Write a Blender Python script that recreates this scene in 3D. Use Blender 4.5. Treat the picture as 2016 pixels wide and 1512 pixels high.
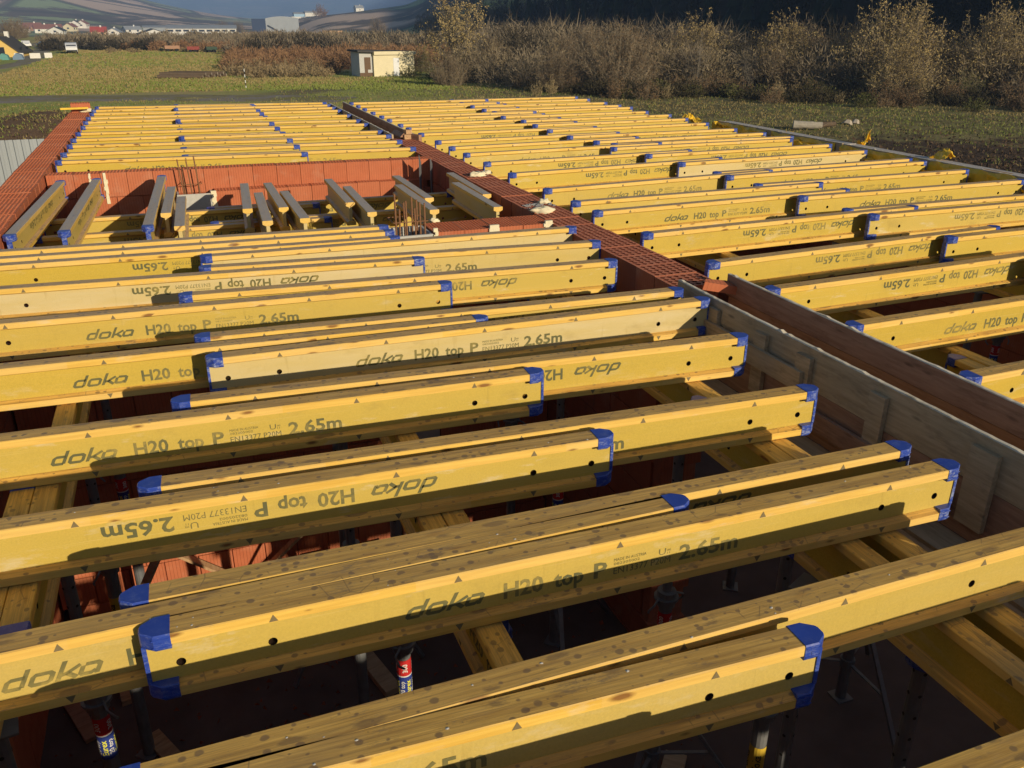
import bpy, bmesh, math, random
from math import sin, cos, pi, radians, atan2, hypot
from mathutils import Vector, Matrix, noise
random.seed(11)
D = bpy.data
for o in list(D.objects): D.objects.remove(o)
S = bpy.context.scene
COL = S.collection

# ------------------------------------------------------------ camera, sky, sun, exposure
f_px = 1678.26; pitch, roll, yaw, HC = 0.40442, 0.0043042, 0.365455, 1.41344
fw = Vector((sin(yaw)*cos(pitch), cos(yaw)*cos(pitch), -sin(pitch)))
rt = Vector((cos(yaw), -sin(yaw), 0)); up = rt.cross(fw)
r2 = rt*cos(roll)+up*sin(roll); u2 = -rt*sin(roll)+up*cos(roll)
cd = D.cameras.new('camera'); cam = D.objects.new('camera', cd); COL.objects.link(cam)
cam.matrix_world = Matrix(((r2.x, u2.x, -fw.x, 0), (r2.y, u2.y, -fw.y, 0), (r2.z, u2.z, -fw.z, HC), (0, 0, 0, 1)))
cd.sensor_width = 36; cd.lens = f_px/2016*36; cd.clip_start = .05; cd.clip_end = 20000
S.camera = cam
SUN = Vector((.38, -1, .285)).normalized()      # towards the sun
W = D.worlds.new('World'); S.world = W; W.use_nodes = True
nt = W.node_tree; nt.nodes.clear()
sky = nt.nodes.new('ShaderNodeTexSky'); sky.sky_type = 'NISHITA'; sky.sun_disc = False
sky.sun_elevation = math.asin(SUN.z); sky.sun_rotation = atan2(SUN.x, SUN.y)
sky.air_density = 1.0; sky.dust_density = .6; sky.ozone_density = 1.5
bg = nt.nodes.new('ShaderNodeBackground'); bg.inputs[1].default_value = .056
wo = nt.nodes.new('ShaderNodeOutputWorld'); nt.links.new(sky.outputs[0], bg.inputs[0]); nt.links.new(bg.outputs[0], wo.inputs[0])
sd = D.lights.new('sun', 'SUN'); sd.energy = 4.9; sd.angle = radians(.5); sd.color = (1, .85, .62)
so = D.objects.new('sun', sd); COL.objects.link(so); so.rotation_euler = SUN.to_track_quat('Z', 'Y').to_euler(); so.location = (0, 0, 30)
S.view_settings.view_transform = 'Standard'; S.view_settings.look = 'None'; S.view_settings.gamma = 1
S.view_settings.exposure = .24; S.view_settings.use_curve_mapping = False
S.render.engine = 'CYCLES'
try:
    S.cycles.volume_bounces = 1; S.cycles.max_bounces = 6
except Exception: pass

# ------------------------------------------------------------ helpers
def tag(o, label=None, cat=None, group=None, kind=None):
    if label: o['label'] = label
    if cat: o['category'] = cat
    if group: o['group'] = group
    if kind: o['kind'] = kind
    return o
def empty(name, loc=(0, 0, 0), rz=0, label=None, cat=None, group=None, kind=None):
    o = D.objects.new(name, None); COL.objects.link(o); o.location = loc; o.rotation_euler = (0, 0, rz)
    o.empty_display_size = .2
    return tag(o, label, cat, group, kind)
def ob(name, me, parent=None, loc=(0, 0, 0), rot=(0, 0, 0)):
    o = D.objects.new(name, me); COL.objects.link(o); o.location = loc; o.rotation_euler = rot
    if parent: o.parent = parent
    return o
class MB:
    def __init__(s): s.v = []; s.f = []; s.m = []
    def add(s, vs, fs, mi=0):
        n = len(s.v); s.v += [tuple(v) for v in vs]; s.f += [tuple(i+n for i in f) for f in fs]; s.m += [mi]*len(fs); return s
    def box(s, a, b, mi=0):
        x0, y0, z0 = a; x1, y1, z1 = b
        return s.add([(x0, y0, z0), (x1, y0, z0), (x1, y1, z0), (x0, y1, z0), (x0, y0, z1), (x1, y0, z1), (x1, y1, z1), (x0, y1, z1)],
                     [(0, 3, 2, 1), (4, 5, 6, 7), (0, 1, 5, 4), (1, 2, 6, 5), (2, 3, 7, 6), (3, 0, 4, 7)], mi)
    def prism(s, poly, x0, x1, ax=0, mi=0):   # polygon extruded along axis ax
        def P(p, t):
            return (t, p[0], p[1]) if ax == 0 else ((p[0], t, p[1]) if ax == 1 else (p[0], p[1], t))
        n = len(poly)
        vs = [P(p, x0) for p in poly]+[P(p, x1) for p in poly]
        fs = [tuple(range(n))[::-1], tuple(range(n, 2*n))]+[(i, (i+1) % n, n+(i+1) % n, n+i) for i in range(n)]
        return s.add(vs, fs, mi)
    def tube(s, p, q, r, r2=None, n=8, mi=0, cap=True):
        p = Vector(p); q = Vector(q); d = (q-p)
        if d.length < 1e-6: return s
        d.normalize(); a = d.orthogonal().normalized(); b = d.cross(a); r2 = r if r2 is None else r2
        vs = [p+(a*cos(2*pi*i/n)+b*sin(2*pi*i/n))*r for i in range(n)]+[q+(a*cos(2*pi*i/n)+b*sin(2*pi*i/n))*r2 for i in range(n)]
        fs = [(i, (i+1) % n, n+(i+1) % n, n+i) for i in range(n)]
        if cap: fs += [tuple(range(n))[::-1], tuple(range(n, 2*n))]
        return s.add(vs, fs, mi)
    def bar(s, p, q, w, t, upv=(0, 0, 1), mi=0):
        p = Vector(p); q = Vector(q); d = (q-p).normalized(); a = d.cross(Vector(upv)).normalized()*w/2; b = a.cross(d).normalized()*t/2
        vs = [p-a-b, p+a-b, p+a+b, p-a+b, q-a-b, q+a-b, q+a+b, q-a+b]
        return s.add(vs, [(0, 1, 2, 3), (7, 6, 5, 4), (0, 4, 5, 1), (1, 5, 6, 2), (2, 6, 7, 3), (3, 7, 4, 0)], mi)
    def mesh(s, name, *mats, fix=True, smooth=False):
        me = D.meshes.new(name); me.from_pydata(s.v, [], s.f); me.update()
        for m in mats: me.materials.append(m)
        if len(mats) > 1: me.polygons.foreach_set('material_index', s.m)
        if fix:
            bm = bmesh.new(); bm.from_mesh(me); bmesh.ops.recalc_face_normals(bm, faces=bm.faces); bm.to_mesh(me); bm.free()
        if smooth: me.polygons.foreach_set('use_smooth', [True]*len(me.polygons))
        return me
ORD = ['nearest', 'second', 'third', 'fourth', 'fifth', 'sixth', 'seventh', 'eighth', 'ninth', 'tenth', 'eleventh', 'twelfth', 'thirteenth',
       'fourteenth', 'fifteenth', 'sixteenth', 'seventeenth', 'eighteenth', 'nineteenth', 'twentieth', 'twenty-first', 'farthest']

# ------------------------------------------------------------ materials
class N:
    def __init__(s, name, rough=.7, spec=.3):
        s.m = D.materials.new(name); s.m.use_nodes = True; s.t = s.m.node_tree; s.t.nodes.clear()
        s.o = s.n('ShaderNodeOutputMaterial'); s.b = s.n('ShaderNodeBsdfPrincipled'); s.l(s.b.outputs[0], s.o.inputs[0])
        s.b.inputs['Roughness'].default_value = rough; s.b.inputs['Specular IOR Level'].default_value = spec
        s.tc = s.n('ShaderNodeTexCoord'); s.gc = s.n('ShaderNodeNewGeometry')
        s._obj = None
    def n(s, t): return s.t.nodes.new(t)
    def l(s, a, b): s.t.links.new(a, b)
    def set(s, sock, v):
        if hasattr(v, 'is_linked') or isinstance(v, bpy.types.NodeSocket): s.l(v, sock)
        else: sock.default_value = v
    def math(s, op, a, b=0, c=None, clamp=False):
        n = s.n('ShaderNodeMath'); n.operation = op; n.use_clamp = clamp; s.set(n.inputs[0], a); s.set(n.inputs[1], b)
        if c is not None: s.set(n.inputs[2], c)
        return n.outputs[0]
    def vm(s, op, a, b):
        n = s.n('ShaderNodeVectorMath'); n.operation = op; s.set(n.inputs[0], a); s.set(n.inputs[1], b); return n.outputs[0]
    def objco(s, rnd=True):
        if not rnd: return s.tc.outputs['Object']
        if s._obj is None:
            oi = s.n('ShaderNodeObjectInfo'); s.oi = oi
            k = s.math('MULTIPLY', oi.outputs['Random'], 57.0)
            cx = s.n('ShaderNodeCombineXYZ'); s.l(k, cx.inputs[0]); s.l(s.math('MULTIPLY', k, 1.7), cx.inputs[1]); s.l(s.math('MULTIPLY', k, .6), cx.inputs[2])
            s._obj = s.vm('ADD', s.tc.outputs['Object'], cx.outputs[0])
        return s._obj
    def scale(s, v, sc): return s.vm('MULTIPLY', v, sc)
    def noise(s, v, sc, det=4, rough=.55):
        n = s.n('ShaderNodeTexNoise'); s.l(v, n.inputs['Vector']); n.inputs['Scale'].default_value = sc; n.inputs['Detail'].default_value = det
        n.inputs['Roughness'].default_value = rough; return n.outputs['Fac']
    def voro(s, v, sc, feat='F1', out='Distance', rnd=1, dim='3D'):
        n = s.n('ShaderNodeTexVoronoi'); n.voronoi_dimensions = dim; n.feature = feat; s.l(v, n.inputs['Vector']); n.inputs['Scale'].default_value = sc
        n.inputs['Randomness'].default_value = rnd; return n.outputs[out]
    def ramp(s, f, *stops):
        n = s.n('ShaderNodeValToRGB'); s.l(f, n.inputs[0]); e = n.color_ramp.elements
        while len(e) < len(stops): e.new(.5)
        for i, (p, c) in enumerate(stops):
            e[i].position = p; e[i].color = (c, c, c, 1) if not isinstance(c, tuple) else c+(1,)
        return n.outputs[0]
    def mix(s, f, a, b, mode='MIX'):
        n = s.n('ShaderNodeMix'); n.data_type = 'RGBA'; n.blend_type = mode
        def fx(v): return v+(1,) if isinstance(v, tuple) and len(v) == 3 else v
        s.set(n.inputs[0], f); s.set(n.inputs[6], fx(a)); s.set(n.inputs[7], fx(b)); return n.outputs[2]
    def col(s, c): s.set(s.b.inputs['Base Color'], c+(1,) if isinstance(c, tuple) else c)
    def bump(s, h, st=.3, d=.01):
        n = s.n('ShaderNodeBump'); n.inputs['Strength'].default_value = st; n.inputs['Distance'].default_value = d; s.l(h, n.inputs['Height'])
        s.l(n.outputs[0], s.b.inputs['Normal'])
    def sep(s, v):
        n = s.n('ShaderNodeSeparateXYZ'); s.l(v, n.inputs[0]); return n.outputs
def plain(name, c, rough=.7, spec=.3, var=.25, sc=8, metal=0):
    a = N(name, rough, spec); v = a.objco(); f = a.noise(v, sc, 5)
    a.col(a.mix(f, tuple(x*(1-var) for x in c), tuple(min(1, x*(1+var)) for x in c))); a.b.inputs['Metallic'].default_value = metal
    return a.m

def mat_chord():
    a = N('yellow_lacquered_spruce', .42, .35); v = a.objco()
    g = a.noise(a.scale(v, (2.2, 55, 55)), 1.6, 5, .6); g2 = a.noise(a.scale(v, (.9, 9, 9)), 2, 3)
    c = a.mix(a.ramp(g, (.3, 0.0), (.72, 1.0)), (.68, .40, .055), (.90, .60, .115))
    c = a.mix(a.math('MULTIPLY', g2, .35), c, (.80, .50, .16))
    # finger-jointed lengths: each length of timber has its own tone
    x = a.sep(v)[0]; seg = a.math('FLOOR', a.math('MULTIPLY', x, 1.9)); wn = a.n('ShaderNodeTexWhiteNoise'); wn.noise_dimensions = '1D'; a.l(seg, wn.inputs['W'])
    c = a.mix(a.math('MULTIPLY', wn.outputs[0], .34), c, (.84, .60, .26))
    vx, vy, vz = a.sep(v); wob = a.noise(a.scale(v, (9, 30, 30)), 1.0, 4, .7)
    fl2 = a.n('ShaderNodeCombineXYZ'); a.l(vx, fl2.inputs[0]); a.l(a.math('ADD', vy, vz), fl2.inputs[1]); F2 = fl2.outputs[0]
    def knots(vec, amp, wobk):
        d_ = a.voro(vec, 1.0, dim='2D'); rc = a.sep(a.voro(vec, 1.0, out='Color', dim='2D'))[0]
        size = a.math('MULTIPLY', a.math('POWER', rc, 3.0), amp)
        return a.ramp(a.math('SUBTRACT', a.math('ADD', size, a.math('MULTIPLY', a.math('SUBTRACT', wob, .5), wobk)), d_), (.0, 0.0), (.11, 1.0))
    kn = knots(a.scale(F2, (5.2, 16, 1)), .24, .16)
    c = a.mix(a.math('MULTIPLY', kn, .85), c, (.20, .075, .025))
    # cement film and scuffs
    sc_ = a.ramp(a.noise(a.scale(v, (1.6, 6, 6)), 2.3, 6, .7), (.60, 0.0), (.72, 1.0)); c = a.mix(a.math('MULTIPLY', sc_, .45), c, (.74, .66, .50))
    # the trodden top face is worn brown, scratched and splashed, with grey sky sheen painted in
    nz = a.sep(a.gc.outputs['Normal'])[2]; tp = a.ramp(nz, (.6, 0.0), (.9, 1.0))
    wear_sheen = a.mix(a.ramp(a.noise(a.scale(v, (1.3, 22, 22)), 2.6, 6, .7), (.34, 0.0), (.64, 1.0)), (.46, .225, .035), (.90, .53, .11)); gr_ = a.ramp(a.noise(a.scale(v, (.7, 75, 75)), 2.2, 5, .75), (.48, 0.0), (.64, 1.0)); wear_sheen = a.mix(a.math('MULTIPLY', gr_, .55), wear_sheen, (.22, .11, .03)); br_ = a.ramp(a.noise(a.scale(v, (1.1, 5, 5)), 1.7, 6, .7), (.50, 0.0), (.66, 1.0)); wear_sheen = a.mix(a.math('MULTIPLY', br_, .35), wear_sheen, (.30, .19, .085))
    sp = a.ramp(a.noise(a.scale(v, (3.2, 13, 13)), 2.1, 7, .78), (.57, 0.0), (.66, 1.0)); wear_sheen = a.mix(a.math('MULTIPLY', sp, .7), wear_sheen, (.13, .09, .07))
    sp2 = knots(a.vm('ADD', a.scale(F2, (6.5, 19, 1)), (3.3, 1.7, 0)), .36, .75); wear_sheen = a.mix(a.math('MULTIPLY', sp2, .62), wear_sheen, (.085, .035, .025))
    sp3 = knots(a.vm('ADD', a.scale(F2, (30.0, 34, 1)), (1.3, 4.7, 0)), .42, .4); wear_sheen = a.mix(a.math('MULTIPLY', sp3, .8), wear_sheen, (.12, .06, .04))
    sk = a.voro(a.vm('ADD', a.scale(F2, (15.0, 15, 1)), a.scale(a.tc.outputs['Object'], (0, 0, 0))), 1.0, 'DISTANCE_TO_EDGE', dim='2D'); ms = a.ramp(a.noise(a.scale(v, (3, 9, 9)), 1.1, 3), (.56, 0.0), (.62, 1.0)); wear_sheen = a.mix(a.math('MULTIPLY', a.math('MULTIPLY', a.ramp(sk, (.012, 1.0), (.035, 0.0)), ms), .6), wear_sheen, (.13, .06, .035))
    gy = a.math('MULTIPLY', a.sep(a.oi.outputs['Color'])[1], a.ramp(a.noise(a.scale(v, (1.5, 12, 12)), 2.0, 5, .7), (.2, .45), (.6, 1.0))); wear_sheen = a.mix(gy, wear_sheen, (.37, .37, .40))  # grazing sky reflection mixed into the top colour as grey
    c = a.mix(a.math('MULTIPLY', tp, .80), c, wear_sheen)
    a.set(a.b.inputs['Base Color'], c)
    a.set(a.b.inputs['Roughness'], a.math('ADD', .38, a.math('MULTIPLY', g, .25))); a.set(a.b.inputs['Specular IOR Level'], a.math('ADD', .3, a.math('MULTIPLY', tp, .45)))
    a.bump(a.math('ADD', g, a.math('MULTIPLY', kn, .4)), .25, .003)
    return a.m
def mat_web():
    a = N('yellow_particle_board', .5, .3); v = a.objco()
    s1 = a.noise(v, 170, 3, .6); s2 = a.noise(a.scale(v, (1, 4, 4)), 3.0, 4)
    c = a.mix(a.ramp(s1, (.30, 0.0), (.70, 1.0)), (.46, .33, .038), (.60, .435, .06))
    c = a.mix(a.math('MULTIPLY', s2, .5), c, (.70, .46, .06))
    sp = a.ramp(a.voro(v, 90.0), (.04, 1.0), (.10, 0.0)); c = a.mix(a.math('MULTIPLY', sp, .35), c, (.80, .66, .30))
    oc = a.sep(a.oi.outputs['Color']); pale = oc[0]; c = a.mix(a.math('MULTIPLY', oc[1], .38), c, (.50, .37, .085)); c = a.mix(a.math('MULTIPLY', oc[2], .20), c, (.76, .57, .14))
    pf = a.math('MULTIPLY', pale, a.ramp(a.noise(a.scale(v, (.8, 5, 5)), 2.4, 5, .6), (.25, .55), (.7, 1.15)))
    c = a.mix(pf, c, (.68, .58, .36))
    st = a.ramp(a.noise(a.scale(v, (2, 7, 7)), 2.0, 6, .7), (.58, 0.0), (.70, 1.0)); c = a.mix(a.math('MULTIPLY', st, a.math('ADD', .15, a.math('MULTIPLY', oc[2], .5))), c, (.72, .64, .47)); bl_ = a.ramp(a.noise(a.scale(v, (3.2, 9, 6)), 1.3, 5, .65), (.56, 0.0), (.74, 1.0)); c = a.mix(a.math('MULTIPLY', bl_, a.math('MULTIPLY', oc[1], .45)), c, (.33, .235, .07))
    dr = a.ramp(a.noise(a.scale(v, (14, 2, 1.5)), 2.0, 4, .7), (.6, 0.0), (.8, 1.0)); c = a.mix(a.math('MULTIPLY', dr, .42), c, (.36, .245, .055)); hs_ = a.ramp(a.noise(a.scale(v, (1.5, 40, 130)), 1.4, 4, .7), (.60, 0.0), (.70, 1.0)); c = a.mix(a.math('MULTIPLY', hs_, .30), c, (.74, .60, .26))
    a.set(a.b.inputs['Base Color'], c); a.bump(s1, .15, .002)
    return a.m
def mat_cap():
    a = N('blue_plastic_end_cap', .38, .45); v = a.objco()
    f = a.ramp(a.noise(a.scale(v, (1, 1, 2.2)), 30, 9, .85), (.49, 0.0), (.64, 1.0)); f = a.math('MULTIPLY', f, a.ramp(a.oi.outputs['Random'], (.0, .3), (.8, 1.0)))
    nz = a.gc.outputs['Normal']; ny = a.math('MAXIMUM', a.math('MULTIPLY', a.sep(nz)[1], -1.0), a.math('ABSOLUTE', a.sep(nz)[0]))
    f = a.math('MULTIPLY', f, a.math('ADD', .18, a.math('MULTIPLY', ny, .62)))
    c = a.mix(a.noise(v, 12, 3), (.018, .045, .30), (.035, .085, .44)); a.set(a.b.inputs['Base Color'], a.mix(f, c, (.50, .56, .66)))
    return a.m
def mat_brick(name='fired_clay_block', c1=(.40, .105, .048), c2=(.56, .18, .085)):
    a = N(name, .85, .15); v = a.objco(); w = a.gc.outputs['Position']
    n1 = a.noise(v, 9, 5); c = a.mix(n1, c1, c2)
    ri = a.oi.outputs['Random']; c = a.mix(a.math('MULTIPLY', ri, .35), c, (.62, .23, .12))
    xyz = a.sep(a.tc.outputs['Object']); nn = a.sep(a.gc.outputs['Normal'])
    lx = a.math('ABSOLUTE', a.math('SINE', a.math('MULTIPLY', xyz[0], 125.0))); ly = a.math('ABSOLUTE', a.math('SINE', a.math('MULTIPLY', xyz[1], 125.0)))
    gx = a.math('MULTIPLY', lx, a.math('ABSOLUTE', nn[1])); gy = a.math('MULTIPLY', ly, a.math('ABSOLUTE', nn[0]))
    g = a.math('ADD', gx, gy)
    du = a.ramp(a.noise(v, 3, 5, .7), (.55, 0.0), (.75, 1.0)); c = a.mix(a.math('MULTIPLY', du, .3), c, (.60, .40, .28))
    c = a.mix(a.math('MULTIPLY', a.math('MULTIPLY', a.ramp(g, (.0, 1.0), (.28, 0.0)), a.math('SUBTRACT', 1.0, a.math('ABSOLUTE', nn[2]))), .38), c, tuple(x*.45 for x in c1))  # groove shade between the ribs is put into the colour
    a.set(a.b.inputs['Base Color'], c); a.bump(a.math('ADD', a.ramp(g, (.0, 0.0), (.3, 1.0)), a.math('MULTIPLY', n1, .3)), .5, .006)
    return a.m
def mat_ply(name, c1, c2, rough=.7):
    a = N(name, rough, .25); v = a.objco()
    g = a.noise(a.scale(v, (30, 2.2, 30)), 1.8, 6, .65); c = a.mix(a.ramp(g, (.3, 0.0), (.7, 1.0)), c1, c2)
    b = a.ramp(a.noise(a.scale(v, (8, 2, 8)), 2.4, 6, .7), (.52, 0.0), (.7, 1.0)); c = a.mix(a.math('MULTIPLY', b, .55), c, tuple(x*.42 for x in c1))
    k = a.ramp(a.voro(a.scale(v, (12, 3.2, 12)), 1.0), (.05, 1.0), (.13, 0.0)); c = a.mix(a.math('MULTIPLY', k, .7), c, tuple(x*.4 for x in c1))
    a.set(a.b.inputs['Base Color'], c); a.bump(g, .3, .003); return a.m
def mat_galv():
    a = N('galvanised_steel', .48, .5); v = a.objco(); a.b.inputs['Metallic'].default_value = .35
    c = a.mix(a.noise(v, 14, 4), (.14, .145, .15), (.27, .28, .29)); d = a.ramp(a.noise(v, 5, 6, .7), (.55, 0.0), (.75, 1.0))
    a.set(a.b.inputs['Base Color'], a.mix(a.math('MULTIPLY', d, .4), c, (.35, .31, .26))); return a.m

M_CH, M_WEB, M_CAP = mat_chord(), mat_web(), mat_cap()
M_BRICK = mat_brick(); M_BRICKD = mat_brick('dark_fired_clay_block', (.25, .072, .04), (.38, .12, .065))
def mat_ink():
    a = N('grey_green_stencil_ink', .6, .2); v = a.objco(); w1 = a.ramp(a.noise(v, 22, 6, .75), (.48, 0.0), (.66, 1.0)); w2 = a.ramp(a.noise(a.scale(v, (2.2, 4, 4)), 1.5, 3), (.42, .12), (.62, .95))
    a.set(a.b.inputs['Base Color'], a.mix(a.math('MULTIPLY', w2, a.math('ADD', .35, a.math('MULTIPLY', w1, .5))), (.115, .12, .06), (.56, .41, .10))); return a.m
M_PRINT = mat_ink()
M_TRI = plain('grey_triangle_ink', (.22, .17, .085), .6, .2, .2, 40)
M_PLYG = mat_ply('weathered_grey_formwork_board', (.40, .29, .17), (.60, .45, .28))
M_PLYR = mat_ply('reddish_film_faced_board', (.30, .155, .095), (.46, .27, .17))
M_PLANK = mat_ply('fresh_sawn_plank', (.42, .24, .12), (.60, .40, .22))
M_EDGE = mat_ply('splintered_board_edge', (.70, .59, .42), (.84, .76, .60))
M_GALV = mat_galv()
M_CONC = plain('light_cement_board', (.50, .49, .45), .85, .2, .18, 30)
M_FOAM = plain('cream_polyurethane_foam', (.78, .70, .48), .9, .2, .15, 40)
M_RUST = plain('rusty_reinforcing_steel', (.22, .105, .05), .7, .3, .4, 60)
M_RED = plain('red_sticker', (.55, .03, .03), .45, .4, .15); M_BLUE = plain('blue_sticker', (.03, .055, .28), .45, .4, .15)
M_WHT = plain('white_lettering', (.75, .75, .72), .5, .3, .1); M_YLET = plain('yellow_lettering', (.80, .78, .08), .5, .3, .1)
M_YSTK = plain('yellow_sticker', (.66, .45, .05), .5, .3, .15); M_BLK = plain('black_lettering', (.03, .03, .03), .5, .3, .1)

M_HOLE = plain('shaded_hole_wall', (.05, .03, .02), .9, .1, .2)  # inner shadow of the web holes put into the colour
# ------------------------------------------------------------ lettering
def text_mesh(body, bold=.0, shear=0.0):
    cu = D.curves.new('lettering', 'FONT'); cu.body = body; cu.size = 1; cu.offset = bold; cu.shear = shear; cu.resolution_u = 2
    o = D.objects.new('lettering', cu); COL.objects.link(o); dg = bpy.context.evaluated_depsgraph_get(); dg.update()
    me = D.meshes.new_from_object(o.evaluated_get(dg)); vs = [tuple(v.co) for v in me.vertices]; fs = [tuple(p.vertices) for p in me.polygons]
    D.objects.remove(o); D.curves.remove(cu); D.meshes.remove(me); return vs, fs
def text_fit(mb, body, x0, x1, z0, z1, y, bold=.0, mi=0, ref=None):
    """text stretched so that its box (or the box of capital height) is x0..x1, z0..z1, lying in the plane y"""
    vs, fs = text_mesh(body, bold)
    ax = min(v[0] for v in vs); bx = max(v[0] for v in vs); ay, by = (0, .72) if ref is None else ref
    mb.add([(x0+(v[0]-ax)/(bx-ax)*(x1-x0), y, z0+(v[1]-ay)/(by-ay)*(z1-z0)) for v in vs], fs, mi)
def logo(mb, x0, x1, z0, z1, y, mi=0):
    """the squared, slanted wordmark d-o-k-a drawn with broad pen strokes; unit box 21 x 6"""
    w = 1.12; sh = .42
    def T(p): return (x0+(p[0]+p[1]*sh)/23.0*(x1-x0), y, z0+p[1]/6.0*(z1-z0))
    def stroke(pts, close=False):
        n = len(pts); L = []; R = []
        for i, p in enumerate(pts):
            a = pts[i-1] if (i > 0 or close) else None; b = pts[(i+1) % n] if (i < n-1 or close) else None
            def nrm(u, v): d = (v[0]-u[0], v[1]-u[1]); l = hypot(*d) or 1; return (-d[1]/l, d[0]/l)
            if a and b:
                n1, n2 = nrm(a, p), nrm(p, b); m = (n1[0]+n2[0], n1[1]+n2[1]); l = hypot(*m) or 1; m = (m[0]/l, m[1]/l); k = min(1.6, 1/max(.4, m[0]*n1[0]+m[1]*n1[1]))
            else: m = nrm(p, b) if b else nrm(a, p); k = 1
            L.append((p[0]+m[0]*w/2*k, p[1]+m[1]*w/2*k)); R.append((p[0]-m[0]*w/2*k, p[1]-m[1]*w/2*k))
        m_ = n if close else n-1
        mb.add([T(p) for p in L+R], [(i, (i+1) % n, n+(i+1) % n, n+i) for i in range(m_)], mi)
    # d
    stroke([(4.0, 6), (4.0, .45)]); stroke([(4.0, 3.5), (1.2, 3.5), (.5, 2.9), (.5, 1.0), (1.1, .45), (4.0, .45)])
    # o
    stroke([(6.3, 3.5), (9.2, 3.5), (9.9, 2.9), (9.9, 1.0), (9.2, .45), (6.4, .45), (5.8, 1.0), (5.8, 2.9)], True)
    # k
    stroke([(11.6, 6), (11.6, 0)]); stroke([(12.0, 1.7), (13.0, 1.9), (15.4, 3.9)]); stroke([(13.0, 2.0), (15.6, .1)])
    # a (open, tail-less)
    stroke([(16.6, 3.5), (19.2, 3.5), (19.9, 2.9), (19.9, 0)]); stroke([(16.2, 3.2), (16.2, 1.1), (16.7, .5), (18.6, .5), (19.4, 1.2)])

# ------------------------------------------------------------ the H20 beam kit: local x along the beam, y 0 (front) .. .08, z 0 (top) .. -.20
B_CH = {}; 
def chord_mesh(L, low=False, capped=True):
    k = (L, low, capped)
    if k in B_CH: return B_CH[k]
    p = [(.003, 0), (.077, 0), (.08, -.003), (.08, -.030), (.0565, -.0405), (.0235, -.0405), (0, -.030), (0, -.003)]
    if low: p = [(y, -.2-z) for y, z in p]
    e = .037 if capped else 0
    B_CH[k] = MB().prism(p, e, L-e).mesh('chord', M_CH); return B_CH[k]
def web_mesh(L, holes):
    k = ('web', L, holes)
    if k in B_CH: return B_CH[k]
    mb = MB(); y0, y1 = .0265, .0535; zt, zb = -.038, -.162
    hs = sorted([.087, .317, L-.317, L-.087]) if holes else []
    x = .010; R = .0125; zc = -.112
    for h in hs:
        if h-.03 > x: mb.box((x, y0, zb), (h-.03, y1, zt))
        sq = [(h-.03, zb), (h+.03, zb), (h+.03, zt), (h-.03, zt)]
        n = 12; ring = [(h+R*cos(2*pi*(i+.5)/n-3*pi/4), zc+R*sin(2*pi*(i+.5)/n-3*pi/4)) for i in range(n)]
        for y, rev in ((y0, 0), (y1, 1)):
            vs = [(a, y, b) for a, b in sq]+[(a, y, b) for a, b in ring]; fs = []
            for q in range(4):
                i0 = q*3; fs.append((q, (q+1) % 4, 4+(i0+2) % n, 4+(i0+1) % n, 4+i0)); fs.append(((q+1) % 4, 4+(i0+3) % n, 4+(i0+2) % n))
            mb.add(vs, fs)
        mb.add([(a, y0+.002, b) for a, b in ring]+[(a, y1, b) for a, b in ring], [(i, (i+1) % n, n+(i+1) % n, n+i) for i in range(n)], 1)
        x = h+.03
    mb.box((x, y0, zb), (L-.010, y1, zt))
    B_CH[k] = mb.mesh('web', M_WEB, M_HOLE, fix=True); return B_CH[k]
def cap_mesh():
    if 'cap' in B_CH: return B_CH['cap']
    mb = MB(); e = .0022; c = .075
    for z0, z1 in ((-.0445, e), (-.2-e, -.1555)):
        ins = .007
        top = [(c, -e), (c, .08+e), (.034, .08+e), (.004, .058), (0, .05), (0, .03), (.004, .022), (.034, -e)]
        lo = [(x+ (ins*.3 if x < .05 else 0), y) for x, y in top]
        zs = [z0, z0+.006, z1-.004, z1]
        rings = []
        for i, z in enumerate(zs):
            s = .003 if i in (0, 3) else 0
            rings.append([(x+(s if x < .05 else 0), min(max(y, -e+s), .08+e-s), z) for x, y in top])
        vs = sum(rings, []); n = 8
        fs = [tuple(range(n))[::-1], tuple(range(3*n, 4*n))]
        for r in range(3): fs += [(r*n+i, r*n+(i+1) % n, (r+1)*n+(i+1) % n, (r+1)*n+i) for i in range(n)]
        mb.add(vs, fs)
    mb.box((0.001, .0225, -.158), (.012, .0575, -.042))
    for y0_, y1_ in ((-e-.0013, -e+.001), (.08+e-.001, .08+e+.0013)):
        for z0_ in (-.012, -.036, -.168, -.192): mb.box((.030, y0_, z0_), (.072, y1_, z0_+.0035))
        for z0_ in (-.024, -.18): mb.box((.046, y0_, z0_-.005), (.056, y1_, z0_+.005))
    B_CH['cap'] = mb.mesh('end_cap', M_CAP); return B_CH['cap']
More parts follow.
